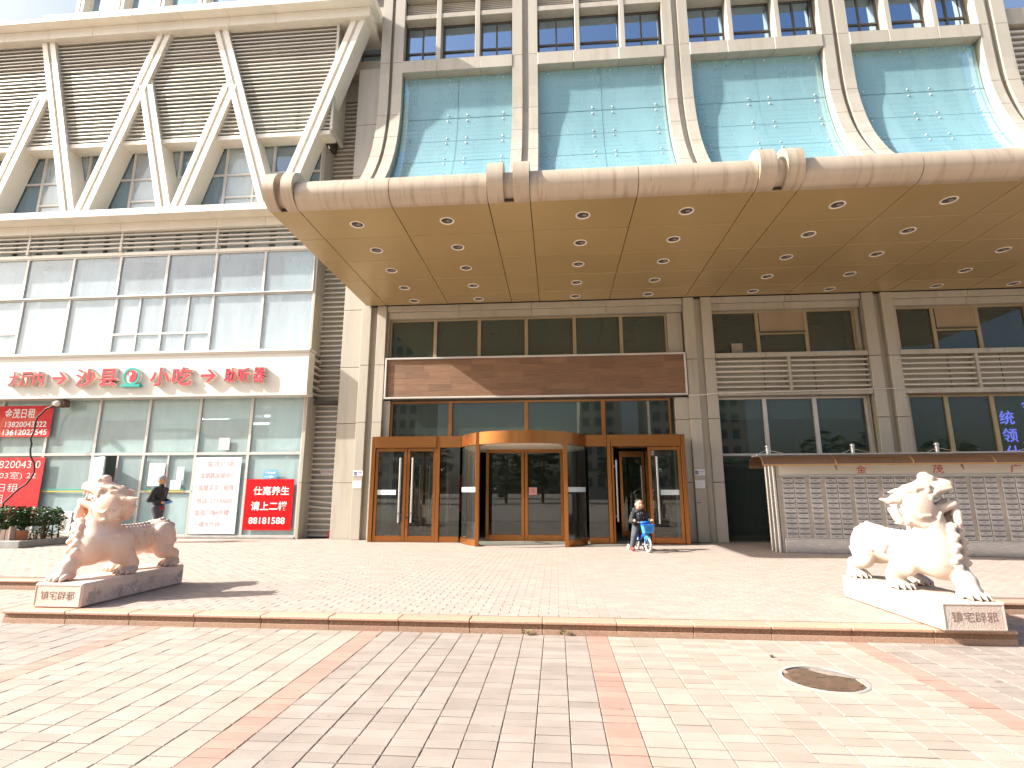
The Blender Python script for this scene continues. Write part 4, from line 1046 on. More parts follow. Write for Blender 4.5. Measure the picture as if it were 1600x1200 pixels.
# the open leaf stands perpendicular, swung inwards
op = G(); op.box(1.33, 1.38, 13.20, 13.27, .01, 2.26, .004); op.box(1.33, 1.38, 13.86, 13.93, .01, 2.26, .004); op.box(1.332, 1.378, 13.27, 13.86, .01, .14); op.box(1.332, 1.378, 13.27, 13.86, 2.18, 2.26)
op = op.build('door_leaf', 'bronze', ent)
G().box(1.35, 1.36, 13.27, 13.86, .14, 2.18).build('pane', 'gl_door', op)
g = G().tube([(1.44, 13.22, .5), (1.44, 13.22, 1.95)], .025, 10); g.tube([(1.44, 13.22, .62), (1.36, 13.23, .62)], .014, 6); g.tube([(1.44, 13.22, 1.8), (1.36, 13.23, 1.8)], .014, 6); g.build('handle', 'steel', op, smooth=40)
# bolts and lock chain on the closed pair
g = G()
for q in range(13):
    t = q / 12; x = -3.90 + .42 * t; z = .66 + .05 * math.sin(t * 9) - .05 * math.sin(t * 3.14)
    g.tube([(x - .016, 13.03, z), (x + .016, 13.035, z + .012 * (-1) ** q)], .011, 6)
tag(g.build('chain', 'black', None, smooth=180), 'black chain lock looped round the two handles of the closed left doors', 'chain')
# inner vestibule doors and red couplets seen through the glass
for a in (-4.45, -3.72, 1.75, 2.45):
    g = G().box(a, a + .07, 15.2, 15.26, 0, 2.3); g.box(a + .6, a + .67, 15.2, 15.26, 0, 2.3); g.box(a + .07, a + .6, 15.2, 15.26, 2.15, 2.3); g.box(a + .07, a + .6, 15.2, 15.26, 0, .14)
    f = g.build('inner_door_leaf', 'bronze', ent)
    G().box(a + .07, a + .6, 15.22, 15.23, .14, 2.15).build('pane', 'gl_door', f)
    G().tube([(a + (.58 if a < -4 or a == 1.75 else .12), 15.14, .5), (a + (.58 if a < -4 or a == 1.75 else .12), 15.14, 1.9)], .02, 8).build('handle', 'steel', f)
for x, z0, z1 in ((-3.3, .7, 1.5), (-2.95, .6, 1.7), (-3.0, 1.0, 1.3)):
    tag(box('red_hanging', 'red_paint', None, x, x + .12, 16.2, 16.22, z0, z1), {-3.3: 'narrow red hanging inside the lobby behind the left doors', -2.95: 'long red hanging inside the lobby nearest the revolving door', -3.0: 'short red hanging overlapping the long one inside the lobby'}[x], 'hanging')
pk = box('pink_note', 'pink_paper', None, -.69, -.49, 13.52, 13.525, 1.12, 1.30)
tag(pk, 'small pink paper note taped to the right leaf inside the revolving door', 'note')
text('通知', 'ink', 'lettering', pk, -.59, 13.519, 1.24, .07, .03, .001); text('正在维修', 'ink', 'lettering', pk, -.59, 13.519, 1.19, .10, .022, .001)

# wood board over the entrance
bd = thing('wood_board', 'brown wood laminate sign board in a pale metal frame above the entrance', 'board', (-.6, 13.6, 3.6))
g = G()
g.box(-4.50, 3.33, 13.52, 13.62, 4.645, 4.69, .005); g.box(-4.50, 3.33, 13.52, 13.62, 3.585, 3.63, .005); g.box(-4.50, -4.455, 13.52, 13.62, 3.63, 4.645, .005); g.box(3.285, 3.33, 13.52, 13.62, 3.63, 4.645, .005)
g.build('frame', 'grey_frame', bd)
for r_ in range(6):
    z0 = 3.632 + r_ * 1.01 / 6; x = -4.453; first = True
    while x < 3.28:
        L_ = (.62 if r_ % 2 == 0 else .62) * (rnd.uniform(.5, .9) if first else 1.0); x1 = min(x + L_, 3.283)
        if 3.283 - x1 < .15: x1 = 3.283
        yy = 13.575 + rnd.uniform(0, .003)
        box('plank', 'wood', bd, x + .001, x1 - .001, yy, 13.60, z0 + .001, z0 + 1.01 / 6 - .001); x = x1; first = False
# ------------------------------------------------------------------ small signs on the piers
def plate(label, x0, x1, z0, z1, y, m='white', cat='sign', name='plate'):
    return tag(box(name, m, None, x0, x1, y - .006, y, z0, z1), label, cat)
for x0, lab in ((-5.215, 'left of the entrance'), (3.37, 'right of the entrance')):
    y = 13.578
    t = plate('small white wheelchair sign on the pier %s' % lab, x0, x0 + .245, 1.59, 1.73, y)
    box('symbol_field', 'navy', t, x0 + .015, x0 + .085, y - .009, y - .0065, 1.61, 1.70)
    g = annulus(G(), x0 + .045, 1.635, .012, .017, y - .011, y - .0095, 0, 360, 12); g.box(x0 + .042, x0 + .05, y - .011, y - .0095, 1.648, 1.68); g.box(x0 + .05, x0 + .066, y - .011, y - .0095, 1.646, 1.653)
    g.build('wheelchair_symbol', 'white', t)
    text('无障碍通道', 'navy', 'lettering', t, x0 + .165, y - .0065, 1.675, .12, .03, .001)
    text('Accessible', 'navy', 'lettering', t, x0 + .15, y - .0065, 1.63, .09, .018, .001)
    t = plate('blank white notice sheet under the wheelchair sign %s' % lab, x0 - .005, x0 + .225, 1.28, 1.47, y, 'paper', 'notice', 'notice_sheet')
    for k in range(3): box('print_line', 'pink_paper' if k == 0 else 'frost', t, x0 + .02, x0 + .20, y - .0075, y - .0062, 1.41 - k * .04, 1.414 - k * .04)
tag(box('smudge', 'ink', None, 3.38, 3.47, 13.574, 13.579, .925, .945), 'short dark mark low on the pier right of the entrance', 'mark')
t = plate('grey metal plate with six red characters on the narrow louvre', -6.38, -5.90, 1.66, 1.80, 14.22, 'steel_panel')
text('大厅请走正门', 'red_paint', 'lettering', t, -6.14, 14.213, 1.73, .42, .06, .001)
al = thing('red_siren', 'small red siren lamp standing at the foot of the narrow louvre', 'siren', (-5.95, 14.12, 0))
G().lathe([(.09, 0), (.09, .05), (.075, .06)], (-5.95, 14.12, 0), 14).build('base', 'redcloth', al, smooth=40)
G().lathe([(.07, .06), (.075, .12), (.04, .2), (.001, .21)], (-5.95, 14.12, 0), 14).build('dome', 'red_paint', al, smooth=60)
tag(G().box(4.58, 4.86, 13.835, 13.84, 4.72, 4.97).build('window_poster', 'cream'), 'small faded poster in the lower corner of the upper right window', 'poster')
g = G()
for k in range(9): g.ball((5.32 + k * .05, 13.72, 4.675 + rnd.uniform(0, .01)), rnd.uniform(.012, .02), 6)
tag(g.build('red_petals', 'red_paint'), 'row of small red scraps on the sill of the upper right window', 'scraps')
g = G().tube([(3.33, 13.5, 3.56), (3.7, 13.5, 3.575), (4.05, 13.52, 3.61), (5.9, 13.54, 3.64), (7.8, 13.5, 3.665), (8.5, 13.5, 3.665)], .01, 6)
tag(g.build('wire', 'white', smooth=180), 'thin pale wire strung from the wood board across the right piers', 'wire')

# ------------------------------------------------------------------ mailbox bank
mb = thing('mailbox_bank', 'long steel mailbox bank with a curved brown roof and red characters', 'mailboxes', (4.56, 11.56, 0), R(-6.5))
BL = 5.3
def mbx(name, m, *a, c=0.0): return box(name, m, mb, *a, c=c, local=True)
mbx('plinth', 'steel', 0, BL, .0, .36, 0.002, .265, c=.008)
mbx('cabinet', 'steel_tarn', 0, BL, .03, .36, .268, 1.50)
mbx('ledge', 'steel', -.01, BL, -.02, .03, .262, .285)
mbx('header_board', 'sign_white', 0, BL, .02, .06, 1.53, 1.735, c=.004)
mbx('header_rail', 'steel', 0, BL, .0, .06, 1.502, 1.528)
dm = G().box(-.107, .107, -.006, .03, -.047, .047, .004, 0)
dm.box(-.088, .088, -.0075, -.0062, .022, .036, 0, 1); dm.box(-.028, .028, -.0075, -.0062, -.014, -.007, 0, 1)
dm = dm.mesh('mailbox', ['steel_panel', 'black'])
x = .05; cn = 0; seq = [2, 1] + [2] * 8
for nset in seq:
    for q in range(nset):
        for r_ in range(12):
            o = inst('mailbox', dm, mb, (0, 0, 0)); o.location = (x + .107, .012 + rnd.uniform(-.002, .002), .335 + r_ * .0995); o.rotation_euler = (0, rnd.uniform(-.006, .006), rnd.uniform(-.02, .02) if rnd.random() < .12 else 0)
        x += .228
    x += .06
for s, px in (('金', 1.57), ('茂', 2.93), ('广', 4.25)): text(s, 'red_paint', 'character', mb, px - .02, .018, 1.635, .19, .155, .003, local=True, bold=.0)
# roof: double curved brown sheets on posts
def vault(y0, y1, z0, z1, flip):
    g = G(); n = 7
    for x0, x1 in [(-.38 + k * 1.18, -.38 + (k + 1) * 1.18 - .006) for k in range(5)]:
        pts = []
        for k in range(n + 1):
            t = k / n; pts.append((y0 + (y1 - y0) * (1 - math.cos(t * math.pi / 2)), z0 + (z1 - z0) * math.sin(t * math.pi / 2)))
        for k in range(n):
            (a, b), (c, d) = pts[k], pts[k + 1]
            g.prism([(a, b), (c, d), (c, d + .008), (a, b + .008)], 'x', x0, x1)
    return g.build('roof_sheet', 'brown_poly', mb, local=True)
vault(-.42, .0, 1.72, 1.93, 0); vault(.85, .42, 1.70, 1.93, 1)
mbx('roof_rail', 'steel', -.40, BL + .3, -.02, .02, 1.925, 1.965, c=.006); mbx('roof_edge', 'bronze_frame', -.40, BL + .3, -.44, -.415, 1.70, 1.735)
mbx('roof_rail', 'steel', -.40, BL + .3, .40, .44, 1.925, 1.965, c=.006)
for xx in (-.39, .95, 2.3, 3.65, 5.0):
    pts = [(xx, -.43 + .43 * (1 - math.cos(t * math.pi / 12)), 1.715 + .21 * math.sin(t * math.pi / 12)) for t in range(7)]
    G().tube(pts, .014, 6).build('roof_rib', 'bronze_frame', mb, smooth=180, local=True)
for xx in (-.13, 1.5, 3.03, 4.6):
    g = G().tube([(xx, .18, 1.72 if xx > 0 else 0), (xx, .18, 2.1)], .036, 10); g.lathe([(.042, 0), (.042, .02)], (xx, .18, 2.06), 10); g.ball((xx, .18, 2.13), .05, 10)
    p = g.build('post', 'steel', mb, smooth=50, local=True)
    G().tube([(xx, .18, 2.06), (xx - .3, .0, 1.95)], .006, 5).tube([(xx, .18, 2.06), (xx + .34, .0, 1.95)], .006, 5).build('guy_wire', 'steel', p, local=True)
g = G().tube([(-.10, .02, 0), (-.10, .02, 1.74)], .034, 10).tube([(-.16, .34, 0), (-.16, .34, 1.72)], .034, 10)
g.build('post', 'steel', mb, smooth=50, local=True)
mbx('side_panel', 'steel_tarn', -.05, -.004, .02, .36, .0, 1.73, c=.004)
for xx in (.93, 3.1): G().tube([(xx, -.40, 1.71), (xx + .03, -.40, 1.6)], [.02, .004], 6).build('bracket', 'iron', mb, local=True)

# ------------------------------------------------------------------ stone guardian beasts
def beast_prims():
    P_ = []
    def c(a, b, ra, rb, k=.03, m=0): P_.append(('+', m, 'c', tuple(a), tuple(b), ra, rb, k))
    def e(a, r, k=.03, m=0): P_.append(('+', m, 'e', tuple(a), r if isinstance(r, tuple) else (r, r, r), 0, 0, k))
    def chain(ps, rs, k=.012, m=0):
        for i in range(len(ps) - 1): c(ps[i], ps[i + 1], rs[i], rs[i + 1], k, m)
    # trunk: deep chest, dipped back, round rump
    e((-.02, -.26, .615), (.225, .27, .22), .05); c((0, -.10, .595), (0, .40, .615), .18, .155, .06); e((0, .50, .625), (.20, .21, .215), .05)
    e((-.05, -.42, .54), (.18, .13, .165), .05)
    c((-.05, -.31, .68), (-.05, -.27, 1.0), .205, .140, .05)                          # neck column
    H = Vector((.02, -.25, 1.085))
    d = Vector((-.92, -.17, .34)).normalized(); sd = Vector((-.17, .985, 0)).normalized(); up = sd.cross(d)
    if up.z < 0: up = -up
    def hp(f, s_, u): return tuple(H + d * f + sd * s_ + up * u)
    e(H, (.18, .17, .18), .04)
    c(hp(-.02, 0, .10), hp(.15, 0, .125), .085, .075, .03)                            # forehead to nose bridge
    c(hp(.18, 0, .14), hp(.32, 0, .085), .070, .055, .03)
    e(hp(.20, 0, .205), (.055, .06, .05), .012)                                       # nose
    for s_ in (-1, 1):
        e(hp(.235, s_ * .045, .18), .030, .008)
        c(hp(.08, s_ * .065, .06), hp(.32, s_ * .055, .075), .075, .048, .02)         # upper jaw
        chain([hp(.08, s_ * .135, -.035), hp(.11, s_ * .135, .03), hp(.20, s_ * .115, .055), hp(.33, s_ * .085, .04)], [.022, .024, .022, .022], .006)   # lip fold
        c(hp(.03, s_ * .105, .145), hp(.14, s_ * .115, .125), .040, .030, .01)        # brow
        e(hp(.115, s_ * .13, .088), .030, .003)                                       # eye
        e(hp(.115, s_ * .148, .088), .013, .001, 2)
        e(hp(-.03, s_ * .115, -.06), (.165, .085, .165), .012)                           # cheek
        chain([hp(-.185, s_ * .13, .0), hp(-.165, s_ * .15, -.11), hp(-.085, s_ * .16, -.20), hp(.03, s_ * .155, -.205), hp(.11, s_ * .14, -.14)], [.02, .028, .032, .030, .02], .004)
        chain([hp(-.11, s_ * .185, -.02), hp(-.075, s_ * .20, -.105), hp(.01, s_ * .19, -.125)], [.012, .018, .012], .003)
        c(hp(.03, s_ * .075, -.115), hp(.285, s_ * .052, -.115), .055, .036, .02)      # lower jaw
        c(hp(.31, s_ * .06, .035), hp(.312, s_ * .058, -.04), .018, .005, .004)       # fangs
        c(hp(.27, s_ * .05, -.06), hp(.275, s_ * .05, .0), .017, .005, .004)
        for q in range(4): e(hp(.12 + .04 * q, s_ * .068, -.045), (.016, .016, .022), .004)
        for q in range(4): e(hp(.13 + .04 * q, s_ * .075, .018), (.015, .015, .02), .004)
        for q in range(5):                                                            # tufts behind the head
            b0 = Vector(hp(-.12 - .012 * q, s_ * .09, .10 - .06 * q)); c(b0, b0 + Vector((.035, .012 * s_, -.012)), .034, .014, .012)
    c(hp(.335, -.05, .07), hp(.335, .05, .07), .044, .044, .015)
    c(hp(.30, -.04, -.11), hp(.30, .04, -.11), .040, .040, .012); e(hp(.335, 0, -.115), (.035, .04, .032), .01)
    c(hp(.08, 0, -.065), hp(.26, 0, -.048), .042, .028, .01)                          # tongue
    chain([(.13, -.335, 1.165), (.22, -.325, 1.115), (.30, -.31, 1.105), (.37, -.30, 1.125)], [.036, .036, .032, .014], .012)     # horns
    c((.08, -.36, 1.20), (.15, -.36, 1.205), .034, .014, .012); c((.08, -.10, 1.20), (.15, -.08, 1.19), .034, .012, .012)
    # beard from the chin, scalloped mane strips on the chest
    chain([(-.31, -.31, 1.06), (-.30, -.35, .98), (-.285, -.38, .90)], [.040, .046, .040], .012)
    chain([(-.30, -.27, 1.04), (-.27, -.26, .94)], [.04, .04], .012)
    for st in ([(-.275, -.36, .92), (-.245, -.43, .80), (-.225, -.47, .68), (-.205, -.49, .55)], [(-.17, -.44, .88), (-.135, -.505, .76), (-.105, -.54, .64), (-.085, -.55, .52)]):
        chain(st, [.03, .032, .03, .026], .012)
        for i in range(9):
            t = i / 8 * 2.999; k0 = int(t); p = Vector(st[k0]).lerp(Vector(st[k0 + 1]), t - k0)
            e(p + Vector((.022 * (1 if i % 2 else -1), -.016, -.008)), (.030, .026, .030), .006)
    # spine ridge of overlapping plates
    for q in range(13):
        t = q / 12; zz = .775 - .02 * math.sin(t * 3.14) + .055 * t
        e((.0, -.04 + .68 * t, zz), (.030, .034, .036), .008, 1); e((.05, -.02 + .68 * t, zz - .012), (.024, .026, .024), .008, 1); e((-.05, -.02 + .68 * t, zz - .012), (.024, .026, .024), .008, 1)
    def paw(x, y, s_=1.0, m=0, L_=1.0):
        e((x, y + .03, .30), (.09 * s_, .11 * s_, .062), .02, m)
        for q in range(4):
            o = (q - 1.5) * .046 * s_; yy = y - .09 * L_ + abs(q - 1.5) * .018
            c((x + o, y - .0, .305), (x + o * 1.15, yy, .278), .031, .027, .003, m)
            c((x + o * 1.15, yy - .012, .272), (x + o * 1.2, yy - .04, .254), .016, .008, .002, m)
        c((x + .08 * s_, y + .05, .285), (x + .092 * s_, y - .01, .262), .024, .016, .004, m)
    # near fore leg planted, far fore leg stretched forward, near hind leg braced, far hind leg stepping under
    e((.15, -.20, .57), (.10, .17, .20), .025); c((.165, -.17, .50), (.175, -.05, .36), .105, .085, .03); c((.175, -.05, .36), (.17, -.05, .29), .082, .078, .02, 0); paw(.165, -.09, 1, 1)
    e((-.15, -.34, .55), (.10, .15, .17), .03); c((-.15, -.38, .51), (-.135, -.57, .38), .105, .085, .03); c((-.135, -.57, .38), (-.13, -.62, .30), .085, .078, .02); paw(-.13, -.62, 1, 0, 1.2)
    e((.15, .49, .60), (.105, .185, .21), .02); c((.185, .46, .45), (.195, .64, .40), .09, .066, .03); c((.195, .64, .40), (.19, .655, .30), .066, .068, .02); paw(.18, .61, 1, 1)
    chain([(.235, .42, .50), (.25, .52, .50), (.245, .60, .58)], [.012, .016, .012], .014)
    e((-.155, .44, .58), (.10, .17, .19), .03); c((-.17, .36, .46), (-.165, .22, .36), .085, .070, .03); c((-.165, .22, .36), (-.16, .17, .30), .070, .068, .02); paw(-.16, .13)
    chain([(.03, .67, .56), (.08, .72, .66), (.08, .71, .76), (.05, .64, .81)], [.042, .040, .034, .02], .012, 1)   # tail
    # incised-looking folds on shoulder and flank
    chain([(.13, -.40, .70), (.185, -.30, .71), (.205, -.18, .70)], [.012, .018, .012], .02)
    chain([(.19, .0, .66), (.19, .07, .58)], [.016, .014], .02)
    for q in range(3): chain([(.165, .20 + .06 * q, .68 - .01 * q), (.17, .24 + .06 * q, .58)], [.014, .014], .02)
    for f in (.13, .18, .23, .28, .33): P_.append(('-', 1, 'c', hp(f, -.17, -.028), hp(f, .17, -.028), .034 + .03 * (f - .13), .034 + .03 * (f - .13), .02))  # open mouth is cut in the grey stone colour, painting in its inner shade
    P_.append(('+', 0, 'c', hp(.06, 0, -.09), hp(.26, 0, -.075), .036, .026, .01))
    for s_ in (-1, 1):
        P_.append(('+', 0, 'c', hp(.31, s_ * .06, .035), hp(.312, s_ * .058, -.035), .018, .006, .004)); P_.append(('+', 0, 'c', hp(.27, s_ * .05, -.09), hp(.275, s_ * .05, -.03), .017, .006, .004))
    return P_
def beast(x, y, rz, label, m, mirror, engr):
    t = thing('guardian_statue', label, 'statue', (x, y, 0), rz, 'stone guardian beasts on the terrace edge')
    s_ = -1 if mirror else 1
    o = body('beast', beast_prims(), [m, m + '_grey', 'ink'], t, .0105, .03, mirror)
    o.location = (0, 0, 0)
    pl = G().box(-.275, .275, -.785, .785, .004, .245, .014)
    mb_ = 'base_r' if mirror else 'base_l'
    pl.build('plinth', mb_, t, local=True)
    # raised borders and carved scroll relief on the long sides
    for sx in (-1, 1):
        g = G()
        for z0, z1 in ((.018, .03), (.215, .228)): g.box(sx * .2745, sx * .281, -.75, .75, z0, z1, .002)
        for q in range(12):
            cy = -.68 + q * .124
            pts = []
            for k in range(14):
                a = k / 13 * 7.5; r_ = .052 * (1 - k / 17)
                pts.append((sx * .276, cy + r_ * math.cos(a + q), .122 + (.02 if q % 2 else -.018) + r_ * math.sin(a + q) * (1 if q % 2 else -1)))
            g.tube(pts, .0085, 5)
            g.tube([(sx * .276, cy - .06, .06 + .06 * (q % 2)), (sx * .278, cy, .09 + .05 * math.sin(q)), (sx * .276, cy + .06, .17 - .06 * (q % 2))], [.004, .011, .004], 5)
        g.build('relief', mb_, t, smooth=60, local=True)
    g = G()
    for z0, z1 in ((.016, .024), (.224, .232)): g.box(-.255, .255, -.7895, -.7855, z0, z1)
    for x0, x1 in ((-.258, -.25), (.25, .258)): g.box(x0, x1, -.7895, -.7855, .024, .224)
    g.build('front_border', mb_, t, local=True)
    text(engr, 'engrave', 'inscription', t, 0, -.7858, .125, .38, .085, .0015, local=True, bold=-.012)
    return t
beast(-5.27, 6.34, 0, 'peach marble guardian beast looking up to the left, on a carved plinth', 'stone_l', False, '镇宅辟邪')
beast(3.60, 6.08, R(1.5), 'white marble guardian beast roaring up to the right, before the mailboxes', 'stone_r', True, '镇宅辟邪')

# ------------------------------------------------------------------ people and bicycle
def man_prims():
    P_ = []
    def c(a, b, ra, rb, m, k=.025): P_.append(('+', m, 'c', a, b, ra, rb, k))
    def e(a, r, m, k=.02): P_.append(('+', m, 'e', a, r if isinstance(r, tuple) else (r, r, r), 0, 0, k))
    # materials 0 skin 1 jacket 2 trousers 3 beanie 4 shoe 5 red hem 6 hair
    e((0, 0, 1.46), (.075, .09, .105), 0); c((0, .015, 1.30), (0, .01, 1.42), .052, .05, 0)
    e((0, -.09, 1.45), (.014, .022, .02), 0, .01); e((0, -.07, 1.40), (.03, .03, .025), 0, .015)
    e((0, -.078, 1.415), (.022, .012, .006), 7, .004)
    for s_ in (-1, 1): e((s_ * .078, .01, 1.455), (.014, .022, .032), 0, .008); e((s_ * .03, -.082, 1.475), (.012, .008, .007), 6, .003)
    e((0, .018, 1.525), (.086, .102, .07), 3, .01); c((-.0, .03, 1.49), (0, .035, 1.53), .088, .075, 3, .01)
    e((0, .03, 1.13), (.165, .115, .19), 1); e((0, .03, .93), (.15, .115, .16), 1); c((-.13, .02, 1.25), (.13, .02, 1.25), .07, .07, 1); c((0, .01, 1.28), (0, .005, 1.335), .072, .062, 1, .012)
    e((0, .03, .80), (.15, .12, .05), 5, .01)
    for s_, eb, hn in ((-1, (-.235, .10, 1.0), (-.15, -.14, .95)), (1, (.235, .08, 1.0), (.12, -.16, .97))):
        c((s_ * .19, .02, 1.24), eb, .062, .05, 1); c(eb, hn, .05, .038, 1)
        v = (Vector(hn) - Vector(eb)).normalized(); h = Vector(hn) + v * .05
        e(tuple(h), (.032, .04, .03), 0, .012)
        for q in range(4):
            b = h + v * .03 + Vector((-.02 + .014 * q, 0, .008)); c(tuple(b), tuple(b + v * .035 + Vector((0, 0, -.03))), .009, .008, 0, .004)
        c(tuple(h), tuple(h + v * .03 + Vector((-s_ * .035, 0, .02))), .011, .009, 0, .005)
    for s_, kn, ft in ((-1, (-.09, -.10, .44), (-.09, -.14, .07)), (1, (.09, .06, .44), (.09, .26, .10))):
        c((s_ * .085, .03, .80), kn, .095, .065, 2); c(kn, ft, .066, .05, 2); e((ft[0], ft[1] - .06, .045), (.045, .13, .045), 4, .01)
    return P_
mn = thing('person', 'man in a grey beanie and black jacket walking past the shopfront with blue gloves', 'person', (-9.62, 12.55, 0), R(90))
body('body', man_prims(), ['skin', 'jacket', 'trouser', 'beanie', 'shoe', 'redcloth', 'hair', 'lip'], mn, .012, .025)
g = G()
for s_ in (-1, 1): g.box(s_ * .03 - .002, s_ * .03 + .0, -.12, -.118, .9, 1.2)
bl = sculpt([('+', 0, 'e', (0, 0, 0), (.05, .09, .035), 0, 0), ('+', 0, 'c', (0, .05, 0), (.02, .16, -.05), .035, .02), ('+', 0, 'c', (0, -.05, 0), (.0, -.14, .02), .03, .018)], .01, .02)
me = bpy.data.meshes.new('gloves'); me.from_pydata(bl[0].tolist(), [], bl[1].tolist()); me.materials.append(M['blue'])
gl = bpy.data.objects.new('gloves', me); col.objects.link(gl); gl.location = (-9.39, 12.5, .94); gl.rotation_euler = (0, 0, R(75))
tag(gl, 'blue work gloves held at the waist of the man in the beanie', 'gloves')

KX, KY, KR = 1.73, 11.66, R(17)
bk = thing('bicycle', 'small blue child bicycle with training wheels in front of the open door', 'bicycle', (KX, KY, 0), KR)
def wheel(y, r, name='wheel', x=0.0, w_=.022):
    g = G(); n = 24; pts = [(x, y + (r - w_) * math.cos(2 * math.pi * k / n), r + (r - w_) * math.sin(2 * math.pi * k / n)) for k in range(n + 1)]
    ty = g.tube(pts, w_, 8, cap=False).build(name, 'greytyre', bk, smooth=180, local=True)
    if r > .1:
        g = G().tube([(x, y + (r - .05) * math.cos(2 * math.pi * k / n), r + (r - .05) * math.sin(2 * math.pi * k / n)) for k in range(n + 1)], .008, 6, cap=False)
        for k in range(10):
            a = 2 * math.pi * k / 10; g.tube([(x, y, r), (x, y + (r - .05) * math.cos(a), r + (r - .05) * math.sin(a))], .003, 4)
        g.tube([(x - .045, y, r), (x + .045, y, r)], .016, 8)
        g.build('rim', 'steel', ty, smooth=180, local=True)
    return ty
wheel(-.30, .15); wheel(.25, .15); wheel(.27, .06, 'training_wheel', -.17, .016); wheel(.27, .06, 'training_wheel', .17, .016)
g = G(); g.tube([(0, -.215, .46), (0, -.19, .40), (0, .02, .24), (0, .12, .24)], .026, 8); g.tube([(0, .12, .24), (0, .16, .42)], .02, 8)
for s_ in (-1, 1): g.tube([(0, .12, .24), (s_ * .045, .25, .15)], .012, 6); g.tube([(0, .15, .38), (s_ * .045, .25, .15)], .011, 6); g.tube([(s_ * .05, .25, .15), (s_ * .165, .27, .065)], .010, 6)
g.build('frame', 'blue', bk, smooth=180, local=True)
g = G()
for s_ in (-1, 1): g.tube([(s_ * .05, -.30, .15), (s_ * .05, -.235, .36)], .014, 6)
g.tube([(-.05, -.235, .36), (.05, -.235, .36)], .02, 6); g.tube([(0, -.232, .36), (0, -.20, .56)], .018, 8); g.build('fork', 'blue', bk, smooth=180, local=True)
g = G().tube([(-.20, -.14, .60), (-.12, -.19, .58), (0, -.20, .56), (.12, -.19, .58), (.20, -.14, .60)], .012, 8); hb = g.build('handlebar', 'steel', bk, smooth=180, local=True)
for s_ in (-1, 1): G().tube([(s_ * .16, -.165, .59), (s_ * .225, -.12, .605)], .018, 8).build('grip', 'black', hb, smooth=180, local=True)
G().tube([(-.1, -.215, .575), (.1, -.215, .575)], .028, 8).build('bar_pad', 'blue', hb, smooth=180, local=True)
bsk = G(); bsk.prism([(-.09, -.08), (.09, -.08), (.12, .07), (-.12, .07)], 'y', -.37, -.25)
bsk.v = [(x, y, z + .455) for x, y, z in bsk.v]; bsk.build('basket', 'sky_blue', bk, local=True)
G().box(-.13, .13, -.382, -.24, .525, .545, .006).box(-.07, .07, -.378, -.371, .41, .50, .004).build('basket_rim', 'blue', bk, local=True)
G().prism([(-.27, .185), (-.36, .315), (-.24, .325), (-.2, .30)], 'x', -.035, .035).xf(Matrix.Translation((0, -.0, 0))).build('mudguard', 'sky_blue', bk, local=True)
G().ball((0, .17, .435), (.07, .11, .03), 12).build('saddle', 'black', bk, smooth=180, local=True)
G().tube([(-.09, .02, .2), (-.05, .02, .2), (-.05, .08, .2), (.05, .08, .26), (.09, .08, .26)], .01, 6).box(-.13, -.08, -.02, .06, .19, .21).box(.08, .13, .04, .12, .25, .27).build('pedals', 'black', bk, local=True)
def kid_prims():
    P_ = []
    def c(a, b, ra, rb, m, k=.015): P_.append(('+', m, 'c', a, b, ra, rb, k))
    def e(a, r, m, k=.012): P_.append(('+', m, 'e', a, r if isinstance(r, tuple) else (r, r, r), 0, 0, k))
    # 0 skin 1 jacket 2 trousers 3 trim 4 shoe 5 hair 6 mouth
    e((0, .03, .935), (.083, .092, .102), 0); e((0, -.0, .895), (.066, .075, .062), 0); c((0, .05, .80), (0, .04, .87), .042, .042, 0)
    e((0, .05, .975), (.086, .088, .078), 5, .004)
    e((0, -.068, .925), (.014, .016, .014), 0, .008); e((0, -.071, .885), (.022, .008, .007), 6, .003)
    for s_ in (-1, 1): e((s_ * .084, .035, .925), (.013, .02, .028), 0, .006); e((s_ * .032, -.058, .945), (.010, .008, .005), 5, .003); e((s_ * .045, -.045, .90), (.025, .025, .025), 0, .01)
    e((0, .07, .66), (.135, .105, .15), 1); e((0, .09, .53), (.135, .11, .10), 1); c((-.07, .10, .82), (.07, .10, .82), .055, .055, 1); c((-.05, .02, .79), (.05, .02, .79), .04, .04, 1); c((-.09, .06, .755), (.09, .06, .755), .052, .052, 1); c((-.045, .055, .81), (.045, .055, .81), .04, .04, 1)
    c((0, -.02, .56), (0, -.014, .76), .005, .005, 3, .003)
    for s_ in (-1, 1):
        c((s_ * .04, -.0, .79), (s_ * .055, -.022, .66), .005, .005, 3, .003)
        eb = (s_ * .20, .02, .60); hn = (s_ * .195, -.115, .612)
        c((s_ * .13, .06, .74), eb, .06, .052, 1); c(eb, hn, .05, .04, 1); c((s_ * .163, .045, .675), (s_ * .168, .042, .66), .0555, .055, 3, .002)
        e((hn[0], hn[1] - .03, .615), (.026, .028, .02), 0, .008)
        for q in range(4): c((hn[0] + s_ * (-.02 + .014 * q), -.15, .622), (hn[0] + s_ * (-.02 + .014 * q), -.165, .592), .008, .007, 0, .003)
        c((hn[0] - s_ * .02, -.13, .61), (hn[0] - s_ * .04, -.15, .60), .009, .008, 0, .004)
    c((-.06, .10, .47), (-.155, .0, .30), .085, .066, 2); c((-.155, .0, .30), (-.19, .04, .09), .064, .05, 2); e((-.195, .0, .04), (.037, .078, .038), 4, .008)
    c((.06, .10, .47), (.13, -.0, .29), .085, .066, 2); c((.13, -.0, .29), (.155, .03, .09), .064, .05, 2); e((.16, -.02, .04), (.037, .078, .038), 4, .008)
    return P_
kd = thing('person', 'small child in a dark hooded jacket sitting astride the blue bicycle', 'person', (KX, KY, 0), KR)
body('body', kid_prims(), ['skin', 'jacket', 'trouser', 'stripe', 'shoe', 'hair', 'lip'], kd, .0085, .015)

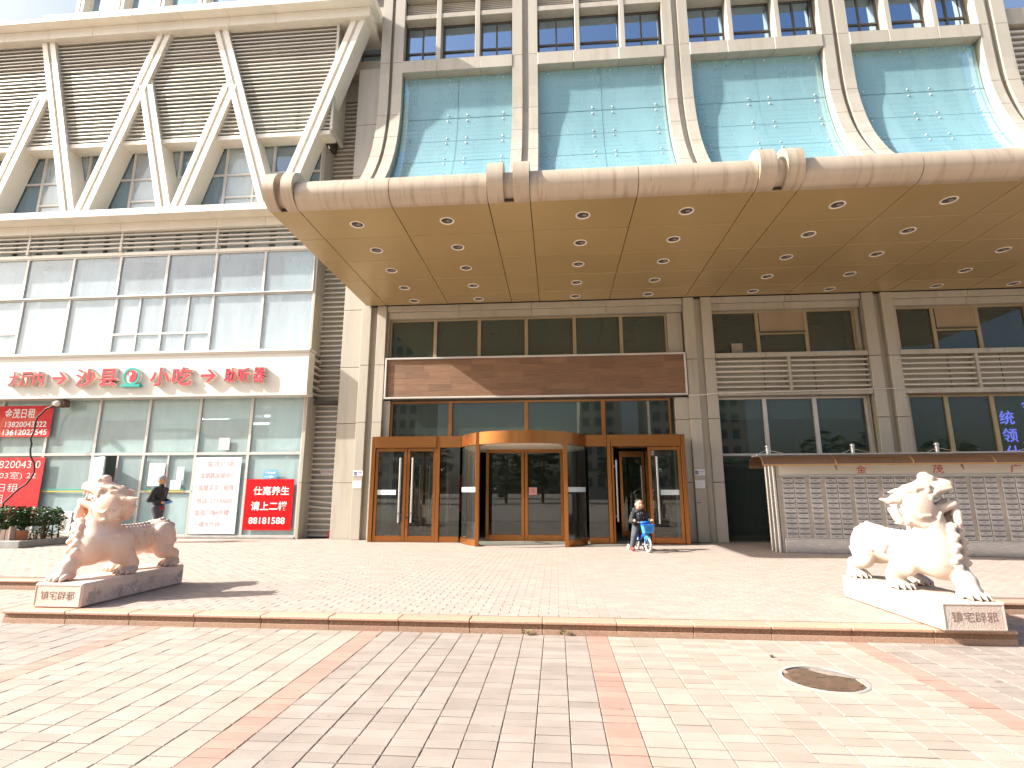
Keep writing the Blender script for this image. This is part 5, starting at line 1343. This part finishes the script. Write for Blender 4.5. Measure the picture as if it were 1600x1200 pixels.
# ------------------------------------------------------------------ planting bed, hedge, air conditioner
bed = setting('planting_bed', (-13, 12, 0))
box('soil', 'soil', bed, -19, -11.75, 11.2, 13.62, 0, .10)
for i in range(6): box('kerb_stone', 'concrete', bed, -18.8 + i * 1.21, -17.6 + i * 1.21, 11.04, 11.19, 0, .15, .01)
for i in range(2): box('kerb_stone', 'concrete', bed, -11.745, -11.6, 11.2 + i * 1.2, 12.39 + i * 1.2, 0, .14, .01)
tr = thing('planter_trough', 'terracotta trough behind a row of weathered wooden pickets under the hedge', 'planter', (-13, 11.4, .1))
box('trough', 'orange', tr, -15.2, -11.95, 11.31, 11.62, .10, .34, .015)
for i in range(24):
    x = -12.10 - i * .13
    G().prism([(x - .055, .10), (x + .055, .10), (x + .055, .35 + rnd.uniform(-.02, .02)), (x, .385 + rnd.uniform(-.02, .02)), (x - .055, .35)], 'y', 11.27 + rnd.uniform(-.008, .008), 11.295).build('picket', 'picket', tr)
G().tube([(-11.99, 11.27, .1), (-11.99, 11.27, .44)], .06, 10).lathe([(.066, 0), (.066, .05)], (-11.99, 11.27, .39), 10).build('end_post', 'picket', tr, smooth=40)
def bush(name, label, boxes, n, m, size, stems, seed):
    r_ = random.Random(seed); t = thing(name, label, 'shrub', (boxes[0][0], boxes[0][1], .1), 0, 'shrubs in the planting bed')
    g = G()
    for i in range(n):
        bx = r_.choices(boxes, [b[3] * b[4] * b[5] for b in boxes])[0]
        while True:
            u = Vector((r_.uniform(-1, 1), r_.uniform(-1, 1), r_.uniform(-1, 1)))
            q = abs(u.x) ** 3 + abs(u.y) ** 3 + abs(u.z) ** 3
            if .25 < q < 1 + .25 * math.sin(u.x * 9 + u.y * 7) : break
        p = Vector((bx[0] + u.x * bx[3], bx[1] + u.y * bx[4], bx[2] + u.z * bx[5]))
        s_ = size * r_.uniform(.6, 1.3); mt = Matrix.Rotation(r_.uniform(0, 6.28), 4, 'Z') @ Matrix.Rotation(r_.uniform(-.9, .9), 4, 'X') @ Matrix.Rotation(r_.uniform(-.6, .6), 4, 'Y')
        L_ = [(-.5, 0, 0), (0, -.32, .08), (.55, 0, -.06), (0, .32, .08), (0, 0, 0)]
        g.add([p + mt @ (Vector(v) * s_) for v in L_], [(0, 1, 4), (1, 2, 4), (2, 3, 4), (3, 0, 4)])
    g.build('foliage', m, t)
    g = G()
    for i in range(stems):
        bx = r_.choice(boxes); x = bx[0] + r_.uniform(-.7, .7) * bx[3]; y = bx[1] + r_.uniform(-.6, .6) * bx[4]
        g.tube([(x, y, .1), (x + r_.uniform(-.06, .06), y + r_.uniform(-.05, .05), bx[2]), (x + r_.uniform(-.12, .12), y, bx[2] + bx[5] * .7)], [.014, .01, .005], 5)
    g.build('stems', 'stem', t)
bush('hedge_shrub', 'dense dark glossy hedge shrub over the picket planter', [(-13.9, 11.65, .60, 1.2, .36, .27), (-12.65, 11.6, .60, .62, .36, .27), (-12.15, 12.0, .62, .50, .38, .22)], 7000, 'leaf', .078, 34, 3)
bush('hedge_shrub', 'thin yellowing shrub between the hedge and the air conditioner', [(-12.1, 12.25, .38, .28, .25, .24), (-11.98, 11.85, .24, .14, .3, .14)], 420, 'leaf_y', .065, 14, 4)
g = G()
for i in range(160):
    x = rnd.uniform(-13, -11.8); y = rnd.uniform(11.7, 13.3); a = rnd.uniform(0, 6.28); s_ = rnd.uniform(.02, .05)
    g.add([(x, y, .104), (x + s_ * math.cos(a), y + s_ * math.sin(a), .115), (x + s_ * math.cos(a + .8), y + s_ * math.sin(a + .8), .11)], [(0, 1, 2)])
g.build('fallen_leaves', 'picket', bed)['kind'] = 'stuff'
ac = thing('air_conditioner', 'ivory outdoor air conditioner unit beside the hedge', 'air conditioner', (-12.16, 12.86, .14), R(-30))
def acb(name, m, *a, c=0.0): return box(name, m, ac, *a, c=c, local=True)
acb('casing', 'acwhite', -.78, 0, 0, .29, .02, .53, c=.012); acb('lid', 'acwhite', -.785, .005, -.005, .295, .532, .55, c=.006)
g = annulus(G(), -.47, .27, .0, .05, -.012, -.002, 0, 360, 14)
for r_ in (.09, .13, .17, .21): annulus(g, -.47, .27, r_ - .004, r_ + .004, -.012, -.004, 0, 360, 24)
g.build('fan_grille', 'acwhite', ac, local=True)
annulus(G(), -.47, .27, 0, .215, -.0035, -.001, 0, 360, 24).build('fan_opening', 'black', ac, local=True)
acb('service_cover', 'acwhite', .001, .02, .06, .26, .08, .36, c=.006); acb('badge', 'steel', .0005, .006, .08, .18, .47, .49)
for y0 in (.02, .24): acb('foot', 'concrete', -.72, -.05, y0, y0 + .03, -.04, .018)
g = G()
for q in range(3): g.tube([(.02, .1 + .04 * q, .12 + .03 * q), (.10, .12 + .05 * q, .10), (.14, .2, .24 + .05 * q), (.10, .32, .30), (.0, .42, .2)], .012, 6)
g.tube([(.02, .08, .36), (.08, .14, .30), (.13, .2, .29), (.12, .34, .36)], .014, 6)
g.build('pipes', 'black', ac, smooth=180, local=True)

# ------------------------------------------------------------------ manhole
mh = thing('manhole_cover', 'round rusty iron manhole cover set in the cream paving', 'manhole cover', (1.9, 4.38, GZ))
g = G().lathe([(.27, -.03), (.27, .0), (.292, .0), (.296, -.002), (.296, -.03)], (1.9, 4.38, GZ), 40); g.build('frame', 'concrete', mh, smooth=40)
G().lathe([(.298, -.03), (.298, -.0035), (.42, -.0035), (.42, -.03)], (1.9, 4.38, GZ), 40).build('bedding', 'cream', mh)
g = G().lathe([(.001, -.010), (.262, -.010), (.266, -.012), (.266, -.03)], (1.9, 4.38, GZ), 40); cv = g.build('cover', 'iron', mh, smooth=40)
g = G()
for i in range(-10, 11):
    for j in range(-10, 11):
        x, y = i * .024, j * .024
        if x * x + y * y < .24 ** 2 and not (abs(i) < 2 and abs(j) < 2): g.box(1.9 + x - .008, 1.9 + x + .008, 4.38 + y - .008, 4.38 + y + .008, GZ - .010, GZ - .004)
annulus(G(), 0, 0, .03, .04, 0, .004)
g.build('raised_studs', 'iron', cv)['kind'] = 'stuff'
g = G(); r_ = random.Random(5)
vs = [(2.02, 4.50, GZ + .004)]
for k in range(40):
    a = 2 * math.pi * k / 40; rr = 1 + .12 * math.sin(3 * a + 1) + .08 * math.sin(7 * a) + r_.uniform(-.08, .08); u, v = .17 * rr * math.cos(a), .055 * rr * math.sin(a)
    vs.append((2.01 + u * .80 + v * .6, 4.515 - u * .60 + v * .8, GZ - .002))
g.add(vs, [(0, 1 + k, 1 + (k + 1) % 40) for k in range(40)])
tag(g.build('sand_patch', 'sand'), 'patch of grey sand spilled over the far edge of the manhole cover', 'sand')
tag(G().ball((1.72, 4.86, GZ + .012), (.018, .014, .012), 7).build('pebble', 'iron'), 'dark pebble lying behind the manhole cover', 'pebble')

# ------------------------------------------------------------------ what the glass reflects: trees and towers across the square
r_ = random.Random(11)
for i in range(13):
    x = -48 + i * 8 + r_.uniform(-2, 2); y = -34 - r_.uniform(0, 10); h = r_.uniform(6, 9)
    t = thing('broadleaf_tree', 'leafy tree across the square, %s from the left in its row' % ['first', 'second', 'third', 'fourth', 'fifth', 'sixth', 'seventh', 'eighth', 'ninth', 'tenth', 'eleventh', 'twelfth', 'last'][i], 'tree', (x, y, GZ), 0, 'trees across the square')
    G().tube([(x, y, GZ - .1), (x + .1, y, h * .35), (x + .2, y + .1, h * .7)], [.2, .15, .06], 7).build('trunk', 'bark', t)
    g = G()
    for k in range(420):
        while True:
            u = Vector((r_.uniform(-1, 1), r_.uniform(-1, 1), r_.uniform(-1, 1)))
            if .3 < u.length < 1: break
        p = Vector((x + u.x * 3.6, y + u.y * 3, h * .55 + u.z * h * .48)); s_ = r_.uniform(.3, .8); mt = Matrix.Rotation(r_.uniform(0, 6.28), 4, 'Z') @ Matrix.Rotation(r_.uniform(-1.2, 1.2), 4, 'X')
        g.add([p + mt @ (Vector(v) * s_) for v in ((-1, 0, 0), (0, -.6, .1), (1, 0, 0), (0, .6, .1))], [(0, 1, 2, 3)])
    g.build('crown', 'leaf', t)
for x0, x1, y0, h, lab in ((17.5, 34, -72, 48, 'tall beige apartment tower reflected in the right transom glass'), (5, 13, -78, 26, 'lower grey block reflected beside the apartment tower'), (-46, -28, -80, 40, 'distant apartment tower reflected in the shop windows')):
    t = thing('apartment_tower', lab, 'building', ((x0 + x1) / 2, y0, GZ))
    box('wall', 'bwall', t, x0, x1, y0 - 14, y0, GZ - .1, h)
    g = G(); nx = int((x1 - x0) / 2.2)
    for i in range(nx):
        for k in range(int(h / 3) - 1):
            xx = x0 + .5 + i * (x1 - x0 - 1) / nx; g.box(xx, xx + 1.3, y0 - .05, y0 + .03, 2 + k * 3, 3.7 + k * 3)
    g.build('windows', 'bwin', t)['kind'] = 'stuff'
